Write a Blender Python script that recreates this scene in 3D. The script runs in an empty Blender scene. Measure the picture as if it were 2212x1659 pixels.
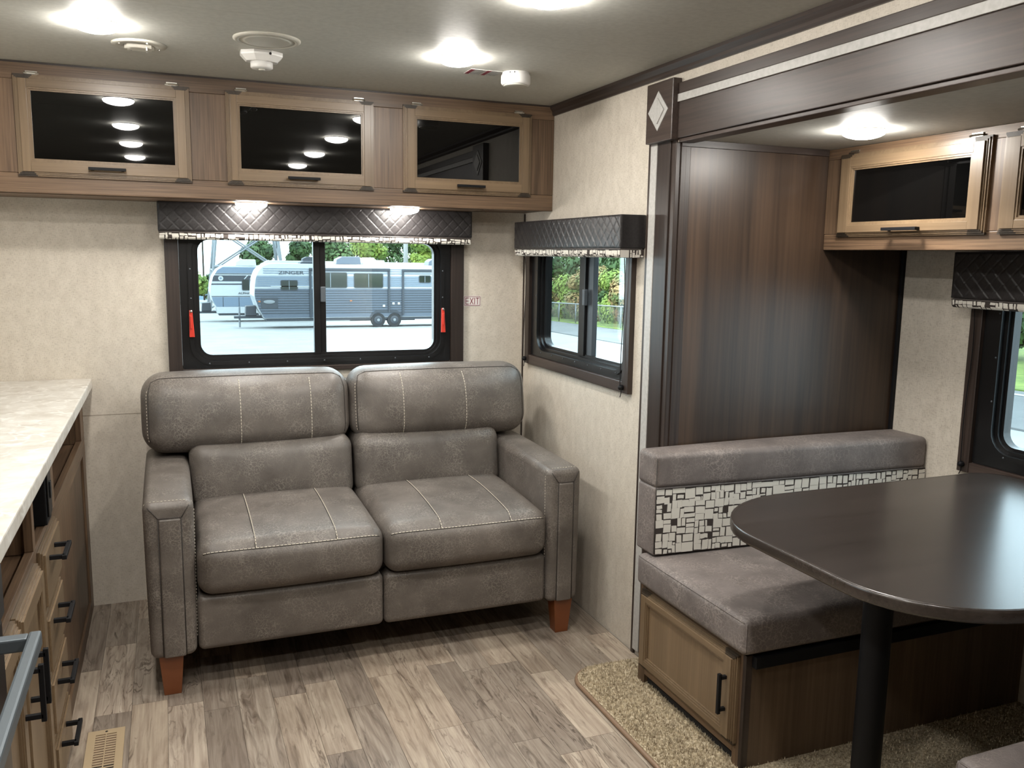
import bpy, bmesh, math, random
from mathutils import Vector, Matrix
random.seed(7)
sc = bpy.context.scene
col = sc.collection
# ------------------------------------------------------------------ camera, world, exposure
F_PX = 1865.2
cam_d = bpy.data.cameras.new('camera'); cam = bpy.data.objects.new('camera', cam_d); col.objects.link(cam)
yaw, pitch, roll = 0.3814, -0.1483, 0.0154
fw = Vector((math.sin(yaw)*math.cos(pitch), math.cos(yaw)*math.cos(pitch), math.sin(pitch)))
rt = Vector((math.cos(yaw), -math.sin(yaw), 0)); up = rt.cross(fw)
r2 = math.cos(roll)*rt + math.sin(roll)*up; u2 = -math.sin(roll)*rt + math.cos(roll)*up
m = Matrix((r2, u2, -fw)).transposed().to_4x4(); m.translation = (-1.5266, -3.6771, 1.4186)
cam.matrix_world = m
cam_d.sensor_width = 36; cam_d.sensor_fit = 'HORIZONTAL'; cam_d.lens = F_PX/2212*36
cam_d.clip_start = 0.02; cam_d.clip_end = 600
sc.camera = cam
w = bpy.data.worlds.new('overcast_sky'); sc.world = w; w.use_nodes = True
bg = w.node_tree.nodes['Background']; bg.inputs[0].default_value = (0.80, 0.92, 1.0, 1); bg.inputs[1].default_value = 5.0
sc.view_settings.view_transform = 'Standard'; sc.view_settings.look = 'None'
sc.view_settings.gamma = 1.0; sc.view_settings.use_curve_mapping = False
sc.view_settings.exposure = 0.72
DOME_E = 135.0
sc.cycles.use_denoising = True
sc.cycles.max_bounces = 8; sc.cycles.diffuse_bounces = 5; sc.cycles.glossy_bounces = 4; sc.cycles.transparent_max_bounces = 12
sc.cycles.caustics_reflective = False; sc.cycles.caustics_refractive = False

# ------------------------------------------------------------------ material helpers
def newmat(name):
    mt = bpy.data.materials.new(name); mt.use_nodes = True
    nt = mt.node_tree; b = nt.nodes['Principled BSDF']
    return mt, nt, b
def nd(nt, typ, ins=None, **kw):
    n = nt.nodes.new(typ)
    for k, v in kw.items(): setattr(n, k, v)
    for k, v in (ins or {}).items():
        s = n.inputs[k]
        if hasattr(v, 'is_linked') or isinstance(v, bpy.types.NodeSocket): nt.links.new(v, s)
        else: s.default_value = v
    return n
def ramp(nt, fac, stops):
    r = nt.nodes.new('ShaderNodeValToRGB'); e = r.color_ramp.elements
    while len(e) < len(stops): e.new(0.5)
    for i, (p, c) in enumerate(stops):
        e[i].position = p; e[i].color = (c[0], c[1], c[2], 1) if not isinstance(c, (int, float)) else (c, c, c, 1)
    nt.links.new(fac, r.inputs[0]); return r.outputs[0]
def coords(nt, scale=(1, 1, 1), rand=0.0):
    tc = nt.nodes.new('ShaderNodeTexCoord'); src = tc.outputs['Object']
    if rand:
        oi = nt.nodes.new('ShaderNodeObjectInfo')
        mm = nd(nt, 'ShaderNodeMath', {0: oi.outputs['Random'], 1: rand}, operation='MULTIPLY')
        src = nd(nt, 'ShaderNodeVectorMath', {0: src, 1: mm.outputs[0]}, operation='ADD').outputs[0]
    mp = nd(nt, 'ShaderNodeMapping', {0: src, 3: scale}); return mp.outputs[0]
def noise(nt, vec, scale, detail=4, rough=0.55, dist=0.0, out=0):
    return nd(nt, 'ShaderNodeTexNoise', {'Vector': vec, 'Scale': scale, 'Detail': detail, 'Roughness': rough, 'Distortion': dist}).outputs[out]
def mixc(nt, fac, a, b, mode='MIX'):
    n = nt.nodes.new('ShaderNodeMix'); n.data_type = 'RGBA'; n.blend_type = mode
    for i, v in ((0, fac), (6, a), (7, b)):
        if isinstance(v, bpy.types.NodeSocket): nt.links.new(v, n.inputs[i])
        else: n.inputs[i].default_value = v if i == 0 else (v[0], v[1], v[2], 1)
    return n.outputs[2]
def bump(nt, b, h, strength, dist=0.002):
    n = nd(nt, 'ShaderNodeBump', {'Strength': strength, 'Distance': dist, 'Height': h}); nt.links.new(n.outputs[0], b.inputs['Normal'])
def plain(name, c, rough=0.5, metal=0.0, spec=0.5, emit=None, estr=0, coat=0):
    mt, nt, b = newmat(name)
    b.inputs['Base Color'].default_value = (c[0], c[1], c[2], 1); b.inputs['Roughness'].default_value = rough
    b.inputs['Metallic'].default_value = metal; b.inputs['Specular IOR Level'].default_value = spec
    b.inputs['Coat Weight'].default_value = coat
    if emit:
        b.inputs['Emission Color'].default_value = (emit[0], emit[1], emit[2], 1); b.inputs['Emission Strength'].default_value = estr
    return mt
def wood(name, dark, light, axis, rough=0.42, scale=1.0, grain=0.5, rand=7.0, bmp=0.12, streak=0.35, spec=0.45, dist=0.6):
    mt, nt, b = newmat(name)
    st = [14*scale]*3; st['xyz'.index(axis)] = 0.9*scale
    v = coords(nt, tuple(st), rand)
    n1 = noise(nt, v, 1.0, 6, 0.6, dist)
    st2 = [150*scale]*3; st2['xyz'.index(axis)] = 3.0*scale
    n2 = noise(nt, coords(nt, tuple(st2), rand), 1.0, 3, 0.5)
    c = ramp(nt, n1, [(0.32, dark), (0.68, light)])
    f = ramp(nt, n2, [(0.35, 0.0), (0.75, 1.0)])
    c2 = mixc(nt, grain, c, mixc(nt, f, tuple(x*0.62 for x in dark), tuple(min(1, x*1.12) for x in light)))
    st3 = [3.2*scale]*3; st3['xyz'.index(axis)] = 0.25*scale
    n3 = ramp(nt, noise(nt, coords(nt, tuple(st3), rand), 1.0, 2), [(0.38, 1-streak), (0.62, 1.0)])
    c3 = mixc(nt, 1.0, c2, n3, 'MULTIPLY')
    nt.links.new(c3, b.inputs['Base Color']); b.inputs['Roughness'].default_value = rough
    b.inputs['Specular IOR Level'].default_value = spec
    bump(nt, b, n2, bmp, 0.001)
    return mt
def wallpaper():
    mt, nt, b = newmat('linen_wallpaper')
    a = noise(nt, coords(nt, (420, 420, 90)), 1, 2); c = noise(nt, coords(nt, (70, 70, 420)), 1, 2)
    s = nd(nt, 'ShaderNodeMath', {0: a, 1: c}, operation='ADD').outputs[0]
    big = noise(nt, coords(nt, (30, 30, 18)), 1, 5)
    c1 = ramp(nt, s, [(0.75, (0.395, 0.348, 0.288)), (1.25, (0.60, 0.545, 0.465))])
    c2 = mixc(nt, 0.35, c1, ramp(nt, big, [(0.35, (0.43, 0.383, 0.318)), (0.65, (0.62, 0.565, 0.488))]))
    nt.links.new(c2, b.inputs['Base Color']); b.inputs['Roughness'].default_value = 0.55; b.inputs['Specular IOR Level'].default_value = 0.35
    bump(nt, b, s, 0.15, 0.0006); return mt
def leather(name, dark, light, vein, vs=34, rough=0.48, veinamt=0.35, mott=5):
    mt, nt, b = newmat(name)
    v = coords(nt)
    n1 = noise(nt, v, mott, 5, 0.62, 0.4)
    base = ramp(nt, n1, [(0.3, dark), (0.7, light)])
    dv = nd(nt, 'ShaderNodeVectorMath', {0: v, 1: nd(nt, 'ShaderNodeVectorMath', {0: noise(nt, v, 22, 3, out=1), 1: (0.06, 0.06, 0.06)}, operation='MULTIPLY').outputs[0]}, operation='ADD').outputs[0]
    vo = nd(nt, 'ShaderNodeTexVoronoi', {'Vector': dv, 'Scale': vs}, feature='DISTANCE_TO_EDGE').outputs[0]
    line = ramp(nt, vo, [(0.0, 1.0), (0.10, 0.0)])
    gate = ramp(nt, noise(nt, v, 11, 3), [(0.38, 0.0), (0.62, 1.0)])
    fac = nd(nt, 'ShaderNodeMath', {0: line, 1: gate}, operation='MULTIPLY').outputs[0]
    fac = nd(nt, 'ShaderNodeMath', {0: fac, 1: veinamt}, operation='MULTIPLY').outputs[0]
    c = mixc(nt, fac, base, vein)
    nt.links.new(c, b.inputs['Base Color']); b.inputs['Roughness'].default_value = rough; b.inputs['Specular IOR Level'].default_value = 0.4
    fine = noise(nt, v, 240, 3)
    h = nd(nt, 'ShaderNodeMath', {0: fine, 1: nd(nt, 'ShaderNodeMath', {0: line, 1: -0.5}, operation='MULTIPLY').outputs[0]}, operation='ADD').outputs[0]
    bump(nt, b, h, 0.25, 0.0012); return mt
def plank_mat():
    mt, nt, b = newmat('weathered_plank')
    oi = nt.nodes.new('ShaderNodeObjectInfo')
    v = coords(nt, (9, 1.1, 1), 23.0)
    dist = noise(nt, v, 1.6, 3, out=1)
    dv = nd(nt, 'ShaderNodeVectorMath', {0: v, 1: nd(nt, 'ShaderNodeVectorMath', {0: dist, 1: (0.9, 0.5, 0)}, operation='MULTIPLY').outputs[0]}, operation='ADD').outputs[0]
    rings = noise(nt, dv, 3.4, 7, 0.62, 0.9)
    c = ramp(nt, rings, [(0.30, (0.10, 0.072, 0.052)), (0.42, (0.25, 0.20, 0.16)), (0.55, (0.36, 0.305, 0.25)), (0.75, (0.46, 0.405, 0.34))])
    fine = noise(nt, coords(nt, (120, 3, 1), 9.0), 1, 3)
    c = mixc(nt, 0.30, c, ramp(nt, fine, [(0.35, (0.20, 0.165, 0.135)), (0.65, (0.52, 0.47, 0.41))]))
    dk = noise(nt, dv, 1.3, 5, 0.7, 2.2)
    c = mixc(nt, ramp(nt, dk, [(0.30, 0.85), (0.41, 0.0)]), c, (0.085, 0.06, 0.045))
    rid = nd(nt, 'ShaderNodeMath', {0: nd(nt, 'ShaderNodeMath', {0: noise(nt, dv, 2.2, 5, 0.55, 1.4), 1: 0.5}, operation='SUBTRACT').outputs[0]}, operation='ABSOLUTE').outputs[0]
    gt = ramp(nt, noise(nt, coords(nt, (6, 1.2, 1), 31.0), 1.0, 3), [(0.42, 0.0), (0.60, 0.8)])
    lf = nd(nt, 'ShaderNodeMath', {0: ramp(nt, rid, [(0.0, 1.0), (0.022, 0.0)]), 1: gt}, operation='MULTIPLY').outputs[0]
    c = mixc(nt, lf, c, (0.075, 0.052, 0.038))
    tint = ramp(nt, oi.outputs['Random'], [(0.0, (0.60, 0.57, 0.55)), (0.35, (0.88, 0.86, 0.83)), (0.65, (1.0, 0.94, 0.86)), (1.0, (1.15, 1.13, 1.10))])
    c = mixc(nt, 1.0, c, tint, 'MULTIPLY')
    nt.links.new(c, b.inputs['Base Color']); b.inputs['Roughness'].default_value = 0.45; b.inputs['Specular IOR Level'].default_value = 0.4
    bump(nt, b, rings, 0.12, 0.001); return mt
def marble():
    mt, nt, b = newmat('marbled_laminate')
    v = coords(nt, (1, 1, 1))
    dv = nd(nt, 'ShaderNodeVectorMath', {0: v, 1: nd(nt, 'ShaderNodeVectorMath', {0: noise(nt, v, 9, 4, out=1), 1: (0.12, 0.12, 0.12)}, operation='MULTIPLY').outputs[0]}, operation='ADD').outputs[0]
    vo = nd(nt, 'ShaderNodeTexVoronoi', {'Vector': dv, 'Scale': 19}, feature='DISTANCE_TO_EDGE').outputs[0]
    n = noise(nt, dv, 12, 6, 0.65)
    base = ramp(nt, n, [(0.32, (0.44, 0.40, 0.345)), (0.55, (0.58, 0.55, 0.50)), (0.75, (0.66, 0.64, 0.60))])
    gate = ramp(nt, noise(nt, v, 14, 3), [(0.42, 0.0), (0.6, 0.8)])
    ln = nd(nt, 'ShaderNodeMath', {0: ramp(nt, vo, [(0.0, 1.0), (0.13, 0.0)]), 1: gate}, operation='MULTIPLY').outputs[0]
    c = mixc(nt, ln, base, (0.80, 0.78, 0.74))
    nt.links.new(c, b.inputs['Base Color']); b.inputs['Roughness'].default_value = 0.32; return mt
def glass_mat(name, tint=(0.92, 0.97, 0.97), gl=0.08):
    mt = bpy.data.materials.new(name); mt.use_nodes = True; nt = mt.node_tree; nt.nodes.clear()
    o = nt.nodes.new('ShaderNodeOutputMaterial')
    t = nd(nt, 'ShaderNodeBsdfTransparent', {0: (*tint, 1)}); g = nd(nt, 'ShaderNodeBsdfGlossy', {'Color': (1, 1, 1, 1), 'Roughness': 0.02})
    mx = nd(nt, 'ShaderNodeMixShader', {0: gl, 1: t.outputs[0], 2: g.outputs[0]}); nt.links.new(mx.outputs[0], o.inputs[0]); return mt
def noisy(name, a, b_, scale, rough=0.6, detail=4, lo=0.35, hi=0.65, bmp=0.0, spec=0.4):
    mt, nt, b = newmat(name)
    n = noise(nt, coords(nt), scale, detail)
    nt.links.new(ramp(nt, n, [(lo, a), (hi, b_)]), b.inputs['Base Color']); b.inputs['Roughness'].default_value = rough
    b.inputs['Specular IOR Level'].default_value = spec
    if bmp: bump(nt, b, n, bmp, 0.003)
    return mt

MT = {}
MT['wall'] = wallpaper()
MT['ceil'] = noisy('ceiling_vinyl', (0.50, 0.495, 0.455), (0.55, 0.545, 0.50), 60, 0.55, 3, bmp=0.03, spec=0.15)
MT['cabH'] = wood('oak_frame_horizontal', (0.098, 0.058, 0.034), (0.236, 0.148, 0.087), 'x', 0.42, 1.3, 0.5, dist=1.4)
MT['cabV'] = wood('oak_frame_vertical', (0.098, 0.058, 0.034), (0.236, 0.148, 0.087), 'z', 0.42, 1.3, 0.5, dist=1.4)
MT['cabY'] = wood('oak_frame_lengthwise', (0.098, 0.058, 0.034), (0.236, 0.148, 0.087), 'y', 0.42, 1.3, 0.5, dist=1.4)
MT['door'] = wood('maple_door_vertical', (0.155, 0.104, 0.060), (0.222, 0.154, 0.091), 'z', 0.34, 0.9, 0.25, bmp=0.04, streak=0.15)
MT['doorH'] = wood('maple_door_horizontal', (0.155, 0.104, 0.060), (0.222, 0.154, 0.091), 'x', 0.34, 0.9, 0.25, bmp=0.04, streak=0.15)
MT['doorend'] = wood('maple_end_grain', (0.035, 0.024, 0.015), (0.06, 0.042, 0.026), 'z', 0.5)
MT['dkV'] = wood('espresso_vertical', (0.040, 0.024, 0.0155), (0.112, 0.067, 0.041), 'z', 0.38, 0.55, 0.32, bmp=0.10, streak=0.5, dist=1.2)
MT['dkY'] = wood('espresso_lengthwise', (0.034, 0.023, 0.019), (0.074, 0.051, 0.041), 'y', 0.36, 0.9, 0.4, bmp=0.15, streak=0.3, dist=2.6)
MT['dkX'] = wood('espresso_crosswise', (0.024, 0.016, 0.013), (0.052, 0.036, 0.029), 'x', 0.40, 0.8, 0.5)
MT['dkZ'] = wood('espresso_trim', (0.024, 0.016, 0.013), (0.052, 0.036, 0.029), 'z', 0.40, 0.8, 0.5)
MT['table'] = wood('dark_table_laminate', (0.030, 0.023, 0.019), (0.046, 0.036, 0.031), 'x', 0.26, 1.0, 0.4, bmp=0.05, streak=0.2, spec=0.8)
MT['benchside'] = wood('bench_side_veneer', (0.095, 0.060, 0.036), (0.185, 0.122, 0.076), 'z', 0.45, 0.6, 0.3, streak=0.4, dist=1.2)
MT['stripe'] = noisy('silver_stripe', (0.40, 0.39, 0.37), (0.47, 0.46, 0.44), 80, 0.4)
MT['sofa'] = leather('taupe_leather', (0.080, 0.0685, 0.060), (0.150, 0.130, 0.114), (0.36, 0.325, 0.285), 85, 0.42, 0.40, 6)
MT['suede'] = leather('grey_suede', (0.108, 0.091, 0.085), (0.178, 0.152, 0.142), (0.40, 0.35, 0.31), 70, 0.6, 0.42, 8)
MT['stitch'] = plain('cream_thread', (0.62, 0.56, 0.46), 0.7)
MT['seam'] = plain('dark_seam', (0.03, 0.025, 0.022), 0.8)
MT['leg'] = plain('cherry_leg', (0.17, 0.052, 0.016), 0.35)
MT['blackleather'] = noisy('black_vinyl', (0.016, 0.0145, 0.015), (0.026, 0.023, 0.023), 120, 0.36, 3, bmp=0.1)
MT['printw'] = plain('print_white', (0.62, 0.59, 0.53), 0.8)
MT['printk'] = plain('print_dark', (0.035, 0.026, 0.022), 0.85)
MT['black'] = plain('black_powder_coat', (0.008, 0.008, 0.009), 0.5, spec=0.15)
MT['blackplastic'] = plain('black_frame', (0.006, 0.006, 0.0065), 0.28)
MT['greyalu'] = plain('grey_sash', (0.055, 0.065, 0.075), 0.4)
MT['blackglass'] = plain('smoked_glass', (0.0015, 0.0015, 0.0015), 0.015, spec=0.5)
MT['darkglass'] = plain('far_window_glass', (0.02, 0.026, 0.022), 0.08)
MT['glass'] = glass_mat('window_pane')
MT['glasst'] = glass_mat('screened_pane', (0.72, 0.78, 0.79), 0.07)
MT['chrome'] = plain('nickel', (0.62, 0.60, 0.55), 0.25, 1.0)
MT['red'] = plain('red_plastic', (0.50, 0.035, 0.02), 0.35)
MT['white'] = plain('white_plastic', (0.66, 0.645, 0.62), 0.35)
MT['offwhite'] = plain('ivory_plastic', (0.50, 0.48, 0.42), 0.4)
MT['almond'] = plain('almond_plastic', (0.40, 0.305, 0.19), 0.45)
MT['dark'] = plain('dark_void', (0.012, 0.010, 0.009), 0.9)
MT['carpet'] = noisy('beige_carpet', (0.26, 0.21, 0.14), (0.56, 0.48, 0.35), 160, 0.95, 3, 0.38, 0.62, bmp=0.5, spec=0.1)
MT['pile'] = noisy('beige_pile', (0.30, 0.24, 0.16), (0.70, 0.61, 0.45), 90, 0.95, 3, 0.38, 0.62, spec=0.1)
MT['edge'] = plain('tan_edging', (0.21, 0.135, 0.085), 0.5)
MT['plank'] = plank_mat()
MT['joint'] = plain('plank_joint', (0.10, 0.08, 0.065), 0.8)
MT['marble'] = marble()
MT['range'] = plain('range_steel', (0.05, 0.052, 0.055), 0.3, 0.6)
MT['handlegrey'] = plain('brushed_handle', (0.11, 0.13, 0.145), 0.42, 0.5)
MT['signred'] = plain('sign_red', (0.19, 0.018, 0.035), 0.5)
MT['signwhite'] = plain('sign_white', (0.66, 0.63, 0.60), 0.5)
MT['labelgrey'] = plain('label_print', (0.25, 0.25, 0.24), 0.5)
MT['dome'] = plain('lit_diffuser', (0.9, 0.9, 0.88), 0.4, emit=(1.0, 0.962, 0.90), estr=DOME_E)
MT['domeU'] = plain('lit_diffuser_low', (0.9, 0.9, 0.88), 0.4, emit=(1.0, 0.962, 0.90), estr=DOME_E*0.6)
MT['sign_seam'] = plain('wall_seam', (0.22, 0.18, 0.14), 0.7)
MT['sill'] = plain('sealed_sill', (0.07, 0.06, 0.055), 0.5)
# outdoors
MT['concrete'] = noisy('pale_lot', (0.2304, 0.2368, 0.2304), (0.2816, 0.2880, 0.2816), 0.9, 0.9, 6)
MT['asphalt'] = noisy('grey_road', (0.1088, 0.1152, 0.1184), (0.1472, 0.1536, 0.1536), 0.7, 0.9, 6)
MT['grass'] = noisy('grass_strip', (0.0832, 0.1408, 0.0288), (0.1920, 0.2560, 0.0576), 2.2, 0.9, 5)
MT['tr_white'] = plain('trailer_white', (0.3968, 0.4224, 0.4352), 0.35)
MT['tr_slate'] = plain('trailer_slate', (0.0736, 0.0928, 0.1216), 0.4)
MT['tr_light'] = plain('trailer_light_grey', (0.1664, 0.1984, 0.2304), 0.4)
MT['tr_dark'] = plain('trailer_dark', (0.0288, 0.0352, 0.0448), 0.5)
MT['tr_blue'] = plain('trailer_bluegrey', (0.1280, 0.1728, 0.2304), 0.4)
MT['orange'] = plain('marker_orange', (0.3200, 0.1024, 0.0256), 0.5)
MT['tyre'] = plain('tyre_rubber', (0.0128, 0.0141, 0.0160), 0.7)
MT['steel'] = plain('galvanised', (0.1920, 0.2112, 0.2240), 0.45, 0.4)
MT['polewood'] = plain('weathered_pole', (0.2304, 0.2368, 0.2304), 0.9)
MT['bark'] = plain('bark', (0.0448, 0.0352, 0.0256), 0.9)
MT['leafA'] = noisy('leaf_deep', (0.0192, 0.0480, 0.0160), (0.0768, 0.1408, 0.0384), 0.9, 0.7, 4, 0.3, 0.7)
MT['leafB'] = noisy('leaf_bright', (0.0640, 0.1280, 0.0192), (0.2112, 0.2688, 0.0384), 0.9, 0.7, 4, 0.3, 0.7)
MT['leafC'] = noisy('leaf_autumn', (0.0896, 0.1280, 0.0320), (0.2688, 0.1664, 0.0640), 1.3, 0.7, 4, 0.4, 0.6)
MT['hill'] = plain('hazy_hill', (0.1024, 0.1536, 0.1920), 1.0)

# ------------------------------------------------------------------ mesh helpers
class MB:
    def __init__(s): s.v = []; s.f = []; s.mi = []; s.cur = 0
    def add(s, vs, fs):
        o = len(s.v); s.v += [tuple(p) for p in vs]
        for f in fs: s.f.append(tuple(i+o for i in f)); s.mi.append(s.cur)
        return s
    def box(s, x0, x1, y0, y1, z0, z1):
        x0, x1 = min(x0, x1), max(x0, x1); y0, y1 = min(y0, y1), max(y0, y1); z0, z1 = min(z0, z1), max(z0, z1)
        return s.add([(x0,y0,z0),(x1,y0,z0),(x1,y1,z0),(x0,y1,z0),(x0,y0,z1),(x1,y0,z1),(x1,y1,z1),(x0,y1,z1)],
                     [(0,3,2,1),(4,5,6,7),(0,1,5,4),(1,2,6,5),(2,3,7,6),(3,0,4,7)])
    def prism(s, poly, axis, a, b):
        n = len(poly)
        def P(p, t): return {'x': (t, p[0], p[1]), 'y': (p[0], t, p[1]), 'z': (p[0], p[1], t)}[axis]
        vs = [P(p, a) for p in poly] + [P(p, b) for p in poly]
        fs = [tuple(range(n)), tuple(range(2*n-1, n-1, -1))] + [(i, i+n, (i+1) % n+n, (i+1) % n) for i in range(n)]
        return s.add(vs, fs)
    def ring(s, outer, inner, axis, a, b):
        n = len(outer)
        def P(p, t): return {'x': (t, p[0], p[1]), 'y': (p[0], t, p[1]), 'z': (p[0], p[1], t)}[axis]
        vs = [P(p, a) for p in outer]+[P(p, a) for p in inner]+[P(p, b) for p in outer]+[P(p, b) for p in inner]
        fs = []
        for i in range(n):
            j = (i+1) % n
            fs += [(i, j, j+n, i+n), (i+2*n, i+3*n, j+3*n, j+2*n), (i, i+2*n, j+2*n, j), (i+n, j+n, j+3*n, i+3*n)]
        return s.add(vs, fs)
    def tube(s, pts, r, n=6, closed=False):
        pts = [Vector(p) for p in pts]; rows = []
        for i, p in enumerate(pts):
            a = pts[max(0, i-1)] if not closed else pts[i-1]; b = pts[min(len(pts)-1, i+1)] if not closed else pts[(i+1) % len(pts)]
            t = (b-a).normalized(); h = Vector((0, 0, 1)) if abs(t.z) < 0.9 else Vector((1, 0, 0))
            u = t.cross(h).normalized(); v = t.cross(u)
            rr = r[i] if isinstance(r, (list, tuple)) else r
            rows.append([p+rr*(math.cos(2*math.pi*k/n)*u+math.sin(2*math.pi*k/n)*v) for k in range(n)])
        vs = [q for row in rows for q in row]; fs = []
        m_ = len(rows)
        for i in range(m_ if closed else m_-1):
            i2 = (i+1) % m_
            for k in range(n): fs.append((i*n+k, i*n+(k+1) % n, i2*n+(k+1) % n, i2*n+k))
        if not closed: fs += [tuple(range(n-1, -1, -1)), tuple((m_-1)*n+k for k in range(n))]
        return s.add(vs, fs)
    def lathe(s, prof, c, n=32, axis='z'):
        vs = []; fs = []
        for (r, h) in prof:
            for k in range(n):
                a = 2*math.pi*k/n; x, y = r*math.cos(a), r*math.sin(a)
                q = {'z': (x, y, h), 'y': (x, h, y), 'x': (h, x, y)}[axis]; vs.append((c[0]+q[0], c[1]+q[1], c[2]+q[2]))
        for i in range(len(prof)-1):
            for k in range(n): fs.append((i*n+k, i*n+(k+1) % n, (i+1)*n+(k+1) % n, (i+1)*n+k))
        fs += [tuple(range(n-1, -1, -1)), tuple((len(prof)-1)*n+k for k in range(n))]
        return s.add(vs, fs)
    def xf(s, fn):
        s.v = [tuple(fn(*p)) for p in s.v]; return s
    def mesh(s, name, bev=0, smooth=False, weld=False, seg=2):
        me = bpy.data.meshes.new(name); me.from_pydata(s.v, [], s.f); me.polygons.foreach_set('material_index', s.mi)
        bm = bmesh.new(); bm.from_mesh(me)
        if weld: bmesh.ops.remove_doubles(bm, verts=bm.verts, dist=1e-5)
        bmesh.ops.recalc_face_normals(bm, faces=bm.faces)
        if bev: bmesh.ops.bevel(bm, geom=list(bm.edges), offset=bev, segments=seg, affect='EDGES', profile=0.6, clamp_overlap=True)
        bm.to_mesh(me); bm.free()
        if smooth: me.polygons.foreach_set('use_smooth', [True]*len(me.polygons))
        return me
    def build(s, name, mats, parent=None, bev=0, smooth=False, weld=False, seg=2, autosmooth=None):
        me = s.mesh(name, bev, smooth, weld, seg)
        for mm in (mats if isinstance(mats, (list, tuple)) else [mats]): me.materials.append(MT[mm] if isinstance(mm, str) else mm)
        if autosmooth: me.set_sharp_from_angle(angle=math.radians(autosmooth))
        return link(name, me, parent)
def link(name, me, parent=None):
    o = bpy.data.objects.new(name, me); col.objects.link(o)
    if parent is not None:
        o.parent = parent; o.matrix_parent_inverse = WM[parent.name].inverted()
        WM[o.name] = Matrix.Identity(4)
    else: WM[o.name] = Matrix.Identity(4)
    return o
WM = {}
def tag(o, label, cat, group=None, kind=None):
    o['label'] = label; o['category'] = cat
    if group: o['group'] = group
    if kind: o['kind'] = kind
    return o
def thing(name, loc, label, cat, group=None, kind=None):
    o = bpy.data.objects.new(name, None); col.objects.link(o); o.location = loc; o.empty_display_size = 0.05
    WM[o.name] = Matrix.Translation(loc); return tag(o, label, cat, group, kind)
def rrect(x0, x1, z0, z1, r, n=6):
    rs = r if isinstance(r, (list, tuple)) else [r]*4
    out = []
    for (cx, cz, a0, k) in ((x1, z1, 0, 0), (x0, z1, 90, 1), (x0, z0, 180, 2), (x1, z0, 270, 3)):
        q = rs[k]; sx = -1 if cx == x1 else 1; sz = -1 if cz == z1 else 1
        for i in range(n+1):
            a = math.radians(a0+90*i/n); out.append((cx+sx*q+q*math.cos(a), cz+sz*q+q*math.sin(a)))
    return out
class Cushion:
    """rounded, puffed box with a surface map for stitching"""
    def __init__(s, x0, x1, y0, y1, z0, z1, r, puff=(0, 0, 0), n=12, warp=None):
        s.c = ((x0+x1)/2, (y0+y1)/2, (z0+z1)/2); s.h = (abs(x1-x0)/2, abs(y1-y0)/2, abs(z1-z0)/2)
        s.r = r; s.p = puff; s.n = n; s.warp = warp
    def map(s, u, v, w, off=0.0):
        p = (u*s.h[0], v*s.h[1], w*s.h[2]); inn = [max(-(h-s.r), min(h-s.r, a)) for a, h in zip(p, s.h)]
        dl = Vector([a-b for a, b in zip(p, inn)]); dn = dl.normalized() if dl.length > 1e-9 else Vector((0, 0, 0))
        q = Vector(inn)+dn*(s.r+off); nq = [max(-1, min(1, a/h)) for a, h in zip(q, s.h)]
        f = [1-a*a for a in nq]
        q.x += s.p[0]*nq[0]*f[1]*f[2]; q.y += s.p[1]*nq[1]*f[0]*f[2]; q.z += s.p[2]*nq[2]*f[0]*f[1]
        q += Vector(s.c)
        return Vector(s.warp(q)) if s.warp else q
    def axis(s, h):
        e = min(0.9, s.r/h); k = [math.tan(math.radians(45*i/4)) for i in range(5)]
        lo = [-1+e*(1-t) for t in k[::-1]]  # from -1 inward
        mid = [-(1-e)+2*(1-e)*i/s.n for i in range(s.n+1)]
        a = sorted(set([round(t, 5) for t in [-(1-e)-e*t for t in k]+mid+[(1-e)+e*t for t in k]])); return a
    def build(s, name, mat, parent):
        A = [s.axis(h) for h in s.h]; mb = MB()
        for ax in range(3):
            i, j = [k for k in range(3) if k != ax]
            for sg in (-1, 1):
                vs = []; fs = []; na, nb = len(A[i]), len(A[j])
                for a in A[i]:
                    for b in A[j]:
                        uvw = [0, 0, 0]; uvw[ax] = sg; uvw[i] = a; uvw[j] = b; vs.append(s.map(*uvw))
                for a in range(na-1):
                    for b in range(nb-1): fs.append((a*nb+b, (a+1)*nb+b, (a+1)*nb+b+1, a*nb+b+1))
                mb.add(vs, fs)
        return mb.build(name, mat, parent, smooth=True, weld=True)
def stitches(paths, parent, mat='stitch', r=0.0011, dash=0.009, gap=0.005, name='stitching'):
    mb = MB()
    for pts in paths:
        pts = [Vector(p) for p in pts]; d = 0; on = True; cur = [pts[0]]; lim = dash
        for a, b in zip(pts, pts[1:]):
            L = (b-a).length; pos = 0
            while d+(L-pos) >= lim:
                pos += lim-d; q = a.lerp(b, pos/L)
                if on: mb.tube(cur+[q], r, 4)
                on = not on; cur = [q]; d = 0; lim = dash if on else gap
            d += L-pos; cur.append(b)
    o = mb.build(name, mat, parent); o['kind'] = 'stuff'; return o
def seamline(paths, parent, mat='seam', r=0.0012, name='seam'):
    mb = MB()
    for p in paths: mb.tube(p, r, 5)
    return mb.build(name, mat, parent, smooth=True)
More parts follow.
